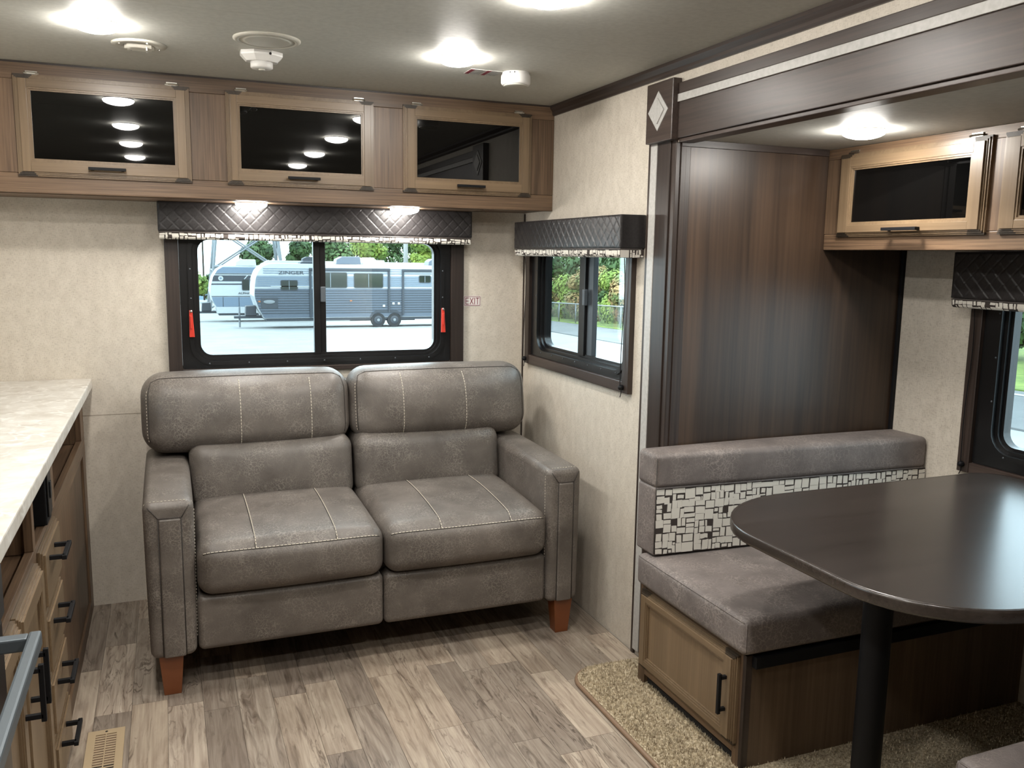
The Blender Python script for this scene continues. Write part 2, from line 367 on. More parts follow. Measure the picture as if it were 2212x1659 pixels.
def textmesh(s, size, depth, name, mat, parent, loc, rot=(math.pi/2, 0, 0), sx=1.0):
    cu = bpy.data.curves.new('t', 'FONT'); cu.body = s; cu.size = size; cu.extrude = depth; cu.align_x = 'CENTER'; cu.align_y = 'CENTER'
    to = bpy.data.objects.new('t', cu); col.objects.link(to); dg = bpy.context.evaluated_depsgraph_get(); dg.update()
    me = bpy.data.meshes.new_from_object(to.evaluated_get(dg)); bpy.data.objects.remove(to)
    me.transform(Matrix.Translation(loc) @ Matrix.Rotation(rot[2], 4, 'Z') @ Matrix.Rotation(rot[0], 4, 'X') @ Matrix.Diagonal((sx, 1, 1, 1)))
    me.materials.clear(); me.materials.append(MT[mat]); return link(name, me, parent)
def blocks(W, H, rnd, mn=0.011, mx=0.05):
    """irregular blocky print: list of (u0,u1,v0,v1) light cells"""
    out = []
    def rec(u0, u1, v0, v1, d):
        w_, h_ = u1-u0, v1-v0
        if (w_ > mx or h_ > mx*0.8 or (rnd.random() < 0.55 and d < 9)) and (w_ > 2*mn or h_ > 2*mn):
            if (w_ > h_*rnd.uniform(0.6, 1.5) and w_ > 2*mn) or h_ < 2*mn:
                t = u0+w_*rnd.uniform(0.35, 0.65); rec(u0, t, v0, v1, d+1); rec(t, u1, v0, v1, d+1)
            else:
                t = v0+h_*rnd.uniform(0.35, 0.65); rec(u0, u1, v0, t, d+1); rec(u0, u1, t, v1, d+1)
            return
        if rnd.random() < 0.06 and w_*h_ < 0.0005: return
        g = lambda: rnd.choice((-0.0010, 0.0010, 0.0016, 0.0023, 0.0032))
        out.append((u0+g(), u1-g(), v0+g(), v1-g(), rnd.uniform(-.0008, .0008), rnd.uniform(-.0008, .0008)))
    rec(0, W, 0, H, 0); return out
def printed(name, W, H, surf, parent, seed, sub=1, subu=1, mn=0.011, mx=0.05):
    """surf(u,v,off)->point; dark ground with light blocks"""
    rnd = random.Random(seed); mb = MB(); nu = max(1, subu); nv = max(1, sub)
    def patch(c, off, a, b):
        vs = []; fs = []
        us = [c[0]+(c[1]-c[0])*i/a for i in range(a+1)]; vv = [c[2]+(c[3]-c[2])*i/b for i in range(b+1)]
        for u in us:
            for v in vv:
                du = c[4]*(1 if v > (c[2]+c[3])/2 else -1); dv = c[5]*(1 if u > (c[0]+c[1])/2 else -1)
                vs.append(surf(max(0, min(W, u+du)), max(0, min(H, v+dv)), off))
        for i in range(a):
            for j in range(b): fs.append((i*(b+1)+j, (i+1)*(b+1)+j, (i+1)*(b+1)+j+1, i*(b+1)+j+1))
        mb.add(vs, fs)
    mb.cur = 0; patch((0, W, 0, H, 0, 0), 0.0, max(1, nu*20 if nu > 1 else 1), nv*2 if nv > 1 else 1)
    mb.cur = 1
    for c in blocks(W, H, rnd, mn, mx): patch(c, 0.0004, 1 if nu == 1 else 2, 1 if nv == 1 else max(2, int(nv*(c[3]-c[2])/H)+1))
    me = mb.mesh(name)
    me.materials.append(MT['printk']); me.materials.append(MT['printw']); return link(name, me, parent)

# ------------------------------------------------------------------ room shell
H = 2.03; XL = -2.42; XW = 0.98; YN = -6.4; SY = -1.25; SN = -3.30; SZ = 1.79
W1 = (-1.475, -0.358, 0.955, 1.50)          # opening in back wall  x0,x1,z0,z1
W2 = (-0.975, -0.105, 0.975, 1.50)          # opening in right wall y0,y1,z0,z1
W3 = (-2.70, -1.62, 0.76, 1.40)             # opening in slide wall
def wallbox_hole(mb, ax, a0, a1, z0, z1, hole, t0, t1):
    f = (lambda p, q, r_, s_: mb.box(p, q, t0, t1, r_, s_)) if ax == 'x' else (lambda p, q, r_, s_: mb.box(t0, t1, p, q, r_, s_))
    f(a0, hole[0], z0, z1); f(hole[1], a1, z0, z1); f(hole[0], hole[1], z0, hole[2]); f(hole[0], hole[1], hole[3], z1)
fl = MB().box(XL, 0.0, YN, 0.05, -0.06, -0.004).build('floor', 'joint')
tag(fl, 'greyish wood plank floor in front of the leather loveseat', 'floor', kind='structure')
x = -1.573-0.1045*8
rf = random.Random(11)
while x < 0.0:
    x0, x1 = max(XL, x), min(0.0, x+0.1045); y = 0.0-rf.uniform(0.0, 0.1)
    ys = [0.0, y-rf.uniform(0.12, 0.5)]
    while ys[-1] > -2.9: ys.append(ys[-1]-rf.uniform(0.36, 0.72))
    for ya, yb in zip(ys, ys[1:]):
        if x1-x0 > 0.01: MB().box(x0+0.0005, x1-0.0005, yb+0.0005, ya-0.0005, -0.004, 0.0).build('plank', 'plank', fl)
    x += 0.1045
MB().box(XL, 0.0, YN, -3.75, -0.004, 0.0).build('plank_sheet', 'plank', fl)
ce = MB().box(XL, 0.05, YN, 0.05, 2.034, 2.09).build('ceiling', 'ceil')
tag(ce, 'off-white ceiling with a fine seam between two panels', 'ceiling', kind='structure')
for ya, yb in ((0.0, -1.2195), (-1.2205, -3.64), (-3.641, YN)): MB().box(XL, 0.0, yb, ya, 2.03, 2.034).build('panel', 'ceil', ce)
mb = MB(); wallbox_hole(mb, 'x', XL-0.05, 0.05, -0.06, 2.09, W1, 0.0, 0.05)
tag(mb.build('wall_back', 'wall'), 'beige linen-papered wall behind the loveseat', 'wall', kind='structure')
mb = MB(); wallbox_hole(mb, 'y', -1.10, 0.05, -0.06, 2.09, W2, 0.0, 0.05)
mb.box(0, 0.05, SN, -1.10, 1.78, 2.09); mb.box(0, 0.05, YN, SN, -0.06, 2.09); mb.box(0, 0.05, SY, -1.10, -0.06, 1.78)
tag(mb.build('wall_right', 'wall'), 'beige linen-papered wall beside the loveseat holding the small window', 'wall', kind='structure')
W4 = (-2.05, -1.05, 1.06, 1.56)  # hole in left wall for the added daylight window
mb = MB(); wallbox_hole(mb, 'y', YN, 0.0, -0.06, 2.09, W4, XL-0.05, XL)
tag(mb.build('wall_left', 'wall'), 'beige wall behind the kitchen counter', 'wall', kind='structure')
tag(MB().box(XL, 0.05, YN-0.05, YN, -0.06, 2.09).build('wall_front', 'wall'), 'beige wall at the far end facing the overhead cabinet', 'wall', kind='structure')
ws = MB().box(0.05, XW, SY, SY+0.045, -0.02, SZ).build('wall_slide_side', 'dkV')
tag(ws, 'dark woodgrain side wall of the dinette slide-out', 'wall', kind='structure')
MB().box(0.012, 0.6, SY-0.008, SY, 1.768, 1.79).build('top_trim', 'dkX', ws, bev=0.001)
MB().box(0.966, 0.98, SY-0.012, SY, 0.0, SZ).build('corner_trim', 'black', ws, bev=0.002)
MB().box(0.012, 0.03, SY-0.006, SY, 0.0, 1.768).build('edge_trim', 'dkZ', ws, bev=0.001)
mb = MB(); wallbox_hole(mb, 'y', SN-0.05, SY+0.05, -0.06, SZ+0.05, W3, XW, XW+0.05)
tag(mb.build('wall_slide_outer', 'wall'), 'beige linen-papered outer wall of the dinette slide-out', 'wall', kind='structure')
tag(MB().box(0.05, XW, SN-0.05, SN, -0.06, SZ).build('wall_slide_near', 'dkV'), 'dark woodgrain wall behind the nearer dinette bench', 'wall', kind='structure')
tag(MB().box(0.05, XW+0.05, SN-0.05, SY+0.05, SZ, SZ+0.05).build('ceiling', 'ceil'), 'lower off-white ceiling over the dinette slide-out', 'ceiling', kind='structure')
# carpeted slide floor
cf = MB()
outl = rrect(-0.300, XW, SN, -1.172, [0.01, 0.10, 0.01, 0.01], 8)
outl = [(px, (SY if px > 0.0 and py > SY else py)) for px, py in outl]
poly = [(XW, SN), (XW, SY), (0.0, SY), (0.0, -1.172)] + [p for p in rrect(-0.300, 0.2, SN, -1.172, [0.0, 0.10, 0.0, 0.0], 8) if p[0] < -0.15 and p[1] > -1.5] + [(-0.300, SN)]
cf.prism(poly, 'z', 0.0, 0.016)
cfo = cf.build('floor', 'carpet'); tag(cfo, 'beige carpeted floor of the dinette slide-out with tan edging', 'carpet', kind='structure')
ep = [(-0.302, SN, 0.006)]+[(p[0]-0.002, p[1]+0.002, 0.006) for p in [q for q in poly if q[0] < -0.15 and q[1] > SN+0.1][::-1]]+[(-0.005, -1.170, 0.006)]
MB().tube(ep, 0.008, 8).build('edging', 'edge', cfo, smooth=True)
rp = random.Random(3); mb = MB()
nt_ = 0
while nt_ < 15000:
    px, py = (rp.uniform(-0.298, -0.06), rp.uniform(-1.95, -1.174)) if nt_ < 9500 else (rp.uniform(-0.298, 0.95), rp.uniform(-2.3, -1.83))
    if px < -0.2 and py > -1.272 and (px+0.2)**2+(py+1.272)**2 > 0.0096: continue
    if px > -0.085 and -1.862 < py < -1.30: continue
    a = rp.uniform(0, 6.28); hgt = rp.uniform(0.006, 0.013); wd = rp.uniform(0.0018, 0.0034); ln = rp.uniform(0.002, 0.006)
    dx, dy = math.cos(a), math.sin(a); tx, ty = px+dx*ln, py+dy*ln
    mb.add([(px-dy*wd, py+dx*wd, 0.012), (px+dy*wd, py-dx*wd, 0.012), (px+dx*wd*1.5, py+dy*wd*1.5, 0.012), (tx, ty, 0.014+hgt)], [(0, 1, 3), (1, 2, 3), (2, 0, 3)]); nt_ += 1
po = mb.build('pile', 'pile', cfo); po['kind'] = 'stuff'
# trims
prof = [(0, 1.990), (-0.007, 1.990), (-0.011, 1.997), (-0.011, 2.006), (-0.017, 2.014), (-0.021, 2.020), (-0.021, 2.03), (0, 2.03)]
tag(MB().prism(prof, 'y', YN, -0.299).build('trim_1', 'dkY'), 'dark crown moulding along the ceiling edge', 'moulding', kind='structure')
tag(MB().box(-0.006, 0, -0.006, 0, 0, 1.602).build('trim_2', 'dkZ'), 'thin dark strip in the wall corner behind the loveseat', 'trim', kind='structure')
t3 = thing('trim_3', (0, -1.18, 0), 'dark casing around the dinette slide-out with silver stripes and diamond block', 'casing', kind='structure')
MB().box(-0.010, 0.0, -1.107, -1.090, 0.0, 1.79).build('outer_strip', 'dkZ', t3, bev=0.0015)
MB().box(-0.013, 0.0, -1.147, -1.1075, 0.02, 1.79).build('silver_stripe', 'stripe', t3, bev=0.0015)
MB().box(-0.011, 0.012, -1.226, -1.1475, 0.02, 1.79).build('upright_board', 'dkZ', t3, bev=0.002)
MB().box(-0.006, 0.05, -1.252, -1.2265, 0.02, 1.788).build('inner_board', 'dkZ', t3, bev=0.002)
cb = MB().box(-0.032, -0.0005, -1.262, -1.103, 1.786, 1.974).build('corner_block', 'dkY', t3, bev=0.003)
dc = (-1.178, 1.883)
dm = MB().prism([(dc[0], dc[1]+0.062), (dc[0]+0.060, dc[1]), (dc[0], dc[1]-0.062), (dc[0]-0.060, dc[1])], 'x', -0.0345, -0.031).build('diamond', 'stripe', cb)
k_ = 0.66
mb = MB(); q_ = [(dc[0], dc[1]+0.062*k_), (dc[0]+0.060*k_, dc[1]), (dc[0], dc[1]-0.062*k_), (dc[0]-0.060*k_, dc[1])]
mb.prism(q_, 'x', -0.0385, -0.034); mb.build('raised_diamond', 'stripe', cb, bev=0.0015)
MB().box(-0.014, 0.0, SN, -1.2625, 1.9245, 1.958).build('top_board', 'dkY', t3, bev=0.002)
MB().box(-0.016, 0.0, SN, -1.2625, 1.900, 1.924).build('silver_stripe', 'stripe', t3, bev=0.0015)
MB().box(-0.012, 0.012, SN, -1.2625, 1.790, 1.8995).build('fascia_board', 'dkY', t3, bev=0.002)
MB().box(-0.004, 0.05, SN, -1.2625, 1.778, 1.7895).build('lower_lip', 'dkY', t3, bev=0.002)
# wall seam
tag(MB().box(XL, -0.006, -0.0008, 0, 0.7750, 0.7762).build('trim_4', 'sign_seam'), 'fine horizontal panel seam on the wall behind the counter', 'trim', kind='structure')
# ------------------------------------------------------------------ windows and shades (local frame: a along wall, n into room, z up)
TB = lambda a, n, z: (a, -n, z)
TR = lambda a, n, z: (-n, -a, z)
TS = lambda a, n, z: (XW-n, -a, z)
TL = lambda a, n, z: (XL+n, a, z)
MT['doorY'] = wood('maple_door_lengthwise', (0.155, 0.104, 0.060), (0.222, 0.154, 0.091), 'y', 0.34, 0.9, 0.25, bmp=0.04, streak=0.15)
def window(name, T, label, o, tr, gl, mull, slide_left=True, latches=(), proud=0.020, bolt=True, screws=7, hmat='dkX'):
    """o: outer trim (a0,a1,z0,z1); tr: trim widths l,r,b,t; gl: glass a0,a1,z0,z1; mull: a0,a1"""
    a0, a1, z0, z1 = o; l, r, b, t = tr
    w_ = thing(name, T((a0+a1)/2, 0, z0), label, 'window', kind='structure')
    def part(nm, mb, mat, **k): return mb.xf(T).build(nm, mat, w_, **k)
    i0, i1, j0, j1 = a0+l, a1-r, z0+b, z1-t
    part('casing', MB().box(a0, i0, 0.0, proud, z0, z1), 'dkZ', bev=0.002)
    part('casing', MB().box(i1, a1, 0.0, proud, z0, z1), 'dkZ', bev=0.002)
    part('casing', MB().box(i0, i1, 0.0, proud-0.002, z0, j0), hmat, bev=0.002)
    part('casing', MB().box(i0, i1, 0.0, proud-0.002, j1, z1), hmat, bev=0.002)
    e = 0.001; g0, g1, h0, h1 = gl
    part('frame', MB().ring(rrect(i0+e, i1-e, j0+e, j1-e, 0.006), rrect(g0-0.038, g1+0.038, h0-0.038, h1+0.038, 0.085), 'y', -0.048, 0.006), 'blackplastic', autosmooth=40, smooth=True)
    part('frame_ring', MB().ring(rrect(g0-0.040, g1+0.040, h0-0.040, h1+0.040, 0.086), rrect(g0-0.024, g1+0.024, h0-0.024, h1+0.024, 0.072), 'y', -0.048, 0.012), 'blackplastic', autosmooth=40, smooth=True)
    part('frame_ring', MB().ring(rrect(g0-0.025, g1+0.025, h0-0.025, h1+0.025, 0.073), rrect(g0-0.011, g1+0.011, h0-0.011, h1+0.011, 0.058), 'y', -0.048, -0.004), 'blackplastic', autosmooth=40, smooth=True)
    part('frame_ring', MB().ring(rrect(g0-0.012, g1+0.012, h0-0.012, h1+0.012, 0.059), rrect(g0, g1, h0, h1, 0.045), 'y', -0.048, -0.016), 'blackplastic', autosmooth=40, smooth=True)
    pz = (h0-0.003, h1+0.003)
    part('pane', MB().box(g0-0.003, mull[0]+0.004, -0.030, -0.027, *pz), 'glasst')
    part('pane', MB().box(mull[1]-0.004, g1+0.003, -0.041, -0.038, *pz), 'glass')
    sm = part('sash_stile', MB().box(mull[0], mull[0]+(mull[1]-mull[0])*0.52, -0.034, -0.010, h0-0.006, h1+0.006), 'blackplastic', bev=0.002)
    part('sash_stile', MB().box(mull[0]+(mull[1]-mull[0])*0.52+0.001, mull[1], -0.044, -0.022, h0-0.006, h1+0.006), 'blackplastic' if name == 'window_1' else 'greyalu', bev=0.002)
    mc = mull[0]+(mull[1]-mull[0])*0.6; zl = h0+(h1-h0)*0.53
    part('latch', MB().box(mc-0.004, mc+0.016, -0.012, 0.004, zl-0.032, zl+0.032), 'greyalu', bev=0.003)
    mb = MB(); n_ = screws
    for k in range(n_):
        a = g0+0.03+(g1-g0-0.06)*k/(n_-1); mb.lathe([(0.0035, 0.010), (0.0033, 0.0135), (0.001, 0.0145)], (a, 0, h0-0.032), 8, 'y')
    for zz in (0.25, 0.5, 0.75):
        for a in (g0-0.032, g1+0.032): mb.lathe([(0.0035, 0.010), (0.0033, 0.0135), (0.001, 0.0145)], (a, 0, h0+(h1-h0)*zz), 8, 'y')
    part('screws', mb, 'greyalu')
    for (a, z) in latches:
        mb = MB().prism([(a-0.007, z+0.052), (a+0.005, z+0.052), (a+0.011, z-0.055), (a-0.009, z-0.055)], 'y', 0.013, 0.021)
        lt = part('release_latch', mb, 'red', bev=0.002)
        MB().prism([(a-0.004, z+0.03), (a+0.003, z+0.03), (a+0.001, z-0.02), (a-0.003, z-0.02)], 'y', 0.021, 0.027).xf(T).build('latch_rib', 'red', lt, bev=0.001)
        MB().lathe([(0.005, 0.013), (0.005, 0.024), (0.002, 0.026)], (a, 0, z+0.048), 10, 'y').xf(T).build('pivot', 'chrome', lt)
    return w_
window('window_1', TB, 'wide sliding window with red release latches above the loveseat', (-1.526, -0.297, 0.925, 1.535), (0.051, 0.058, 0.02, 0.02),
       (-1.403, -0.425, 0.998, 1.460), (-0.950, -0.898), latches=((-1.437, 1.13), (-0.392, 1.13)))
window('window_2', TR, 'small sliding window beside the loveseat looking onto the fence', (0.062, 1.020, 0.935, 1.535), (0.043, 0.045, 0.04, 0.02),
       (0.205, 0.945, 1.030, 1.460), (0.552, 0.650), screws=7, hmat='dkY')
window('window_3', TS, 'dark-framed window behind the dinette table', (1.570, 2.74, 0.715, 1.44), (0.045, 0.045, 0.035, 0.02),
       (1.705, 2.60, 0.825, 1.40), (2.13, 2.20), hmat='dkY')

window('added_window', TL, 'unseen kitchen window added for daylight over the marbled counter', (-2.09, -1.01, 1.03, 1.59), (0.041, 0.041, 0.031, 0.031), (-1.98, -1.12, 1.13, 1.49), (-1.57, -1.51), hmat='dkY')  # out of view, added to let daylight in from the left

def shade(T, label, a0, a1, z0, z1, depth, pz, seed, cords=(), ends=(), plainface=False):
    s_ = thing('window_shade', T((a0+a1)/2, 0, pz-0.03), label, 'window shade')
    mb = MB().box(a0, a1, 0.0, depth-0.004, z0, z1); mb.xf(T).build('valance', 'blackleather', s_, bev=0.004)
    P = 0.0465; na = int((a1-a0)/0.0028); nz = int((z1-z0)/0.0028); mb = MB(); vs = []; fs = []
    for i in range(na+1):
        for j in range(nz+1):
            a = a0+0.001+(a1-a0-0.002)*i/na; z = z0+0.001+(z1-z0-0.002)*j/nz
            u = (a/P+z/(P*1.02)) % 1; v = (a/P-z/(P*1.02)) % 1
            d = min(min(u, 1-u), min(v, 1-v)); h = min(1.0, d/0.075); h = h*h*(3-2*h)
            tilt = 0.0010*(u-0.5)
            ed = min((a-a0)/0.006, (a1-a)/0.006, (z-z0)/0.006, (z1-z)/0.006, 1.0)
            vs.append(T(a, depth-0.0045+(0.0012+0.0016*h+tilt)*max(0, ed), z))
    for i in range(na):
        for j in range(nz): fs.append((i*(nz+1)+j, (i+1)*(nz+1)+j, (i+1)*(nz+1)+j+1, i*(nz+1)+j+1))
    mb.add(vs, fs); mb.build('quilted_face', 'blackleather', s_, smooth=True)
    MB().box(a0+0.002, a1-0.002, 0.01, depth-0.003, z0-0.005, z0-0.0005).xf(T).build('welt', 'sill', s_, bev=0.002)
    zz = z0-0.005; Hn = zz-pz; rr = min(0.014, Hn*0.5); st = Hn-rr
    def surf_front(u, v, off):
        n0 = depth-0.006+off
        if v < st: return T(a0+0.004+u, n0, zz-v)
        f_ = (v-st)/rr; return T(a0+0.004+u, depth-0.006-rr+(rr+off)*math.cos(f_), zz-st-(rr+off)*math.sin(f_))
    printed('printed_hem', a1-a0-0.008, st+rr*1.5, surf_front, s_, seed, sub=5, mn=0.010, mx=0.036)
    MB().box(a0+0.006, a1-0.006, 0.012, depth-0.022, pz+0.002, zz).xf(T).build('shade_roll', 'printw', s_, bev=0.004)
    for ea in ends:
        sg = 1 if ea == a1 else -1
        printed('printed_hem', depth-0.01, Hn, lambda u, v, off: T(ea-sg*0.003+sg*off, depth-0.005-u, zz-v), s_, seed+5, mn=0.010, mx=0.045)
    for (ca, zb) in cords:
        pts = [T(ca+0.004*math.sin(k*0.9), 0.030-0.004*math.sin(k*0.5), pz-0.0+(zb-pz)*k/8) for k in range(9)]
        MB().tube(pts, 0.0016, 5).build('cord', 'black', s_)
        MB().lathe([(0.003, 0.010), (0.009, 0.014), (0.0105, 0.022), (0.008, 0.030), (0.002, 0.033)], (ca, 0.005, zb), 12, 'y').xf(T).build('cord_bead', 'black', s_, smooth=True)
        MB().tube([T(ca, 0.026, zb), T(ca+0.002, 0.027, zb-0.02), T(ca-0.006, 0.026, zb-0.036)], 0.0016, 5).build('cord_tail', 'black', s_)
    return s_
shade(TB, 'long black quilted shade valance over the wide window above the loveseat', -1.545, -0.287, 1.489, 1.5995, 0.100, 1.459, 21)
shade(TR, 'short black quilted shade valance over the small window beside the loveseat', 0.112, 1.075, 1.447, 1.560, 0.100, 1.415, 31, cords=((0.985, 0.955), (0.080, 0.955)), ends=(1.075,))
shade(TS, 'black shade valance under the dinette cabinet', 1.552, 2.76, 1.300, 1.4505, 0.100, 1.270, 41, cords=((1.592, 0.742),))

# EXIT sign
es = MB().box(-0.2915, -0.2105, -0.0012, 0.0, 1.189, 1.2345).build('exit_sign', 'signwhite')
tag(es, 'small EXIT sticker in red capitals on the wall beside the window', 'sign')
MB().ring(rrect(-0.289, -0.213, 1.1915, 1.232, 0.003), rrect(-0.287, -0.215, 1.1935, 1.230, 0.002), 'y', -0.0017, -0.0012).build('sign_border', 'signred', es)
mb = MB(); zb, zt = 1.1965, 1.2265; q = 0.0016
def stroke(x0, z0, x1, z1, w_=0.003):
    d = Vector((x1-x0, 0, z1-z0)).normalized(); nn = Vector((-d.z, 0, d.x))*w_/2
    mb.add([(x0+nn.x, -0.0018, z0+nn.z), (x1+nn.x, -0.0018, z1+nn.z), (x1-nn.x, -0.0018, z1-nn.z), (x0-nn.x, -0.0018, z0-nn.z)], [(0, 1, 2, 3)])
xe = -0.2815; stroke(xe, zb, xe, zt); stroke(xe, zb+q, xe+0.014, zb+q); stroke(xe, zt-q, xe+0.014, zt-q); stroke(xe, (zb+zt)/2, xe+0.013, (zb+zt)/2)
xx = -0.2620; stroke(xx, zb, xx+0.016, zt); stroke(xx, zt, xx+0.016, zb)
stroke(-0.2400, zb, -0.2400, zt)
xt = -0.2265; stroke(xt, zb, xt, zt); stroke(xt-0.008, zt-q, xt+0.008, zt-q)
mb.build('lettering', 'signred', es)

# ------------------------------------------------------------------ cabinet doors
def pull(T, a, n, z, L, vert, parent, so=0.026, th=0.010, inset=0.012, nm='handle'):
    mb = MB()
    if vert:
        mb.box(a-th/2, a+th/2, n+so-th, n+so, z-L/2, z+L/2)
        for s_ in (-1, 1): mb.box(a-th/2, a+th/2, n, n+so-th*0.5, z+s_*(L/2-inset)-th*0.5, z+s_*(L/2-inset)+th*0.5)
    else:
        mb.box(a-L/2, a+L/2, n+so-th, n+so, z-th/2, z+th/2)
        for s_ in (-1, 1): mb.box(a+s_*(L/2-inset)-th*0.5, a+s_*(L/2-inset)+th*0.5, n, n+so-th*0.5, z-th/2, z+th/2)
    return mb.xf(T).build(nm, 'black', parent, bev=0.0012)
def cabdoor(T, parent, a0, a1, z0, z1, n, gl=None, mats=('door', 'doorH'), fill='blackglass', handle=None, hinges=True, name='door', vert=False, so=0.026, ends=True):
    """stepped edge frame with stiles, rails, bead and infill"""
    g0, g1, h0, h1 = gl
    mb = MB()
    mb.ring(rrect(a0, a1, z0, z1, 0.001, 1), rrect(g0-0.02, g1+0.02, h0-0.02, h1+0.02, 0.001, 1), 'y', n, n+0.009)
    mb.ring(rrect(a0+0.005, a1-0.005, z0+0.005, z1-0.005, 0.001, 1), rrect(g0-0.02, g1+0.02, h0-0.02, h1+0.02, 0.001, 1), 'y', n+0.009, n+0.013)
    mb.ring(rrect(a0+0.010, a1-0.010, z0+0.010, z1-0.010, 0.001, 1), rrect(g0-0.02, g1+0.02, h0-0.02, h1+0.02, 0.001, 1), 'y', n+0.013, n+0.016)
    d = mb.xf(T).build(name, mats[0], parent)
    def sub(nm, mb, mat, **k): return mb.xf(T).build(nm, mat, d, **k)
    f0, f1 = n+0.013, n+0.021; o = 0.0145; b = 0.011
    for (p, q_) in ((a0+o, g0-b), (g1+b, a1-o)): sub('stile', MB().box(p, q_, f0, f1, z0+o, z1-o), mats[0], bev=0.0008)
    for (p, q_) in ((z0+o, h0-b), (h1+b, z1-o)): sub('rail', MB().box(g0-b+0.0004, g1+b-0.0004, f0, f1-0.0004, p, q_), mats[1], bev=0.0008)
    mb = MB()
    mb.ring(rrect(g0-b, g1+b, h0-b, h1+b, 0.0005, 1), rrect(g0-0.005, g1+0.005, h0-0.005, h1+0.005, 0.0005, 1), 'y', n+0.004, n+0.0185)
    mb.ring(rrect(g0-0.005, g1+0.005, h0-0.005, h1+0.005, 0.0005, 1), rrect(g0, g1, h0, h1, 0.0005, 1), 'y', n+0.004, n+0.015)
    sub('bead', mb, mats[0])
    sub('glass' if fill == 'blackglass' else 'panel', MB().box(g0-0.004, g1+0.004, n+0.005, n+0.010, h0-0.004, h1+0.004).xf(lambda a, b_, z: (a, b_-(0.0032*(z-(h0+h1)/2) if fill == 'blackglass' else 0), z)), fill)
    sw = (g0-b)-(a0+o)
    for (p, q_) in ((a0, a0+sw), (a1-sw, a1)) if ends else ():
        for (s_, zc) in ((1, z0), (-1, z1)):
            mb = MB(); e_ = 0.0003; lx, rx = (0.0, 0.006) if p == a0 else (0.006, 0.0)
            p_, q2 = (p, p+0.056) if p == a0 else (q_-0.056, q_)
            for (i_, o_, nn) in ((0.0, 0.006, 0.009), (0.005, 0.011, 0.013), (0.010, 0.0142, 0.016)):
                mb.box(p_+(i_ if p == a0 else 0.8*i_)-e_, q2-(0.8*i_ if p == a0 else i_)+e_, n+0.001, n+nn+e_, zc+s_*i_-s_*e_, zc+s_*o_)
            sub('end_grain', mb, 'doorend')
    if handle: pull(T, handle[0], f1, handle[1], handle[2], vert, d, so)
    if hinges:
        for a in (a0+0.055, a1-0.055):
            mb = MB().box(a-0.018, a+0.018, n+0.001, n+0.004, z1+0.001, z1+0.012)
            mb.tube([(a-0.022, n+0.006, z1+0.004), (a-0.012, n+0.0085, z1+0.005), (a+0.012, n+0.0085, z1+0.005), (a+0.022, n+0.006, z1+0.004)], 0.0032, 6)
            sub('hinge', mb, 'chrome')
    return d
# ---- overhead cabinet on the back wall
oc = thing('overhead_cabinet', (-1.2, -0.15, 1.602), 'long brown overhead cabinet with three smoked-glass doors above the window', 'cabinet')
MB().box(XL, -0.001, -0.278, -0.001, 1.606, 2.029).build('body', 'cabH', oc)
YF = -0.2785; YO = -0.299
TBF = lambda a, n, z: (a, YO-n, z)
MB().box(XL, -0.001, YO, YF, 1.6025, 1.668).build('bottom_rail', 'cabH', oc, bev=0.003)
MB().box(XL, -0.001, YO, YF, 1.972, 2.029).build('top_rail', 'cabH', oc, bev=0.002)
MB().box(XL, -0.001, YO-0.002, YF, 2.0235, 2.0295).build('scribe_strip', 'dkX', oc)
for (p, q) in ((-2.2, -1.925), (-1.452, -1.275), (-0.785, -0.622), (-0.132, -0.001)):
    MB().box(p, q, YO-0.0006, YF, 1.6685, 1.9715).build('stile', 'cabV', oc, bev=0.0012)
MB().box(XL, -0.3, -0.275, -0.003, 1.6005, 1.606).build('bottom_panel', 'cabH', oc)
for (a0, a1, g0, g1) in ((-1.968, -1.423, -1.918, -1.477), (-1.300, -0.762, -1.252, -0.812), (-0.646, -0.106, -0.592, -0.161)):
    cabdoor(TBF, oc, a0, a1, 1.657, 1.987, 0.0005, (g0, g1, 1.715, 1.935), handle=((a0+a1)/2-0.0, 1.688, 0.118))
# ---- slide-out overhead cabinet
sc_ = thing('overhead_cabinet', (0.79, -2.2, 1.452), 'short brown overhead cabinet with smoked-glass doors above the dinette', 'cabinet')
XF = 0.605
TSF = lambda a, n, z: (XF-n, -a, z)
MB().box(XF+0.02, XW-0.001, SN+0.002, SY-0.001, 1.456, SZ-0.001).build('body', 'cabY', sc_)
MB().box(XF, XF+0.0195, SN+0.002, SY-0.001, 1.452, 1.505).build('bottom_rail', 'cabY', sc_, bev=0.003)
MB().box(XF, XF+0.0195, SN+0.002, SY-0.001, 1.755, SZ-0.001).build('top_rail', 'cabY', sc_, bev=0.001)
for (p, q) in ((1.251, 1.345), (1.875, 1.965), (2.49, 2.58), (3.1, 3.29)):
    MB().box(p, q, -0.0195, 0.0004, 1.5055, 1.7545).xf(lambda a, n, z: (XF-n, -a, z)).build('stile', 'cabV', sc_, bev=0.001)
for (a0, a1) in ((1.322, 1.897), (1.938, 2.513), (2.554, 3.129)):
    cabdoor(TSF, sc_, a0, a1, 1.495, 1.765, 0.0006, (a0+0.066, a1-0.060, 1.543, 1.711), ('door', 'doorY'), handle=((a0+a1)/2+0.013, 1.516, 0.135))

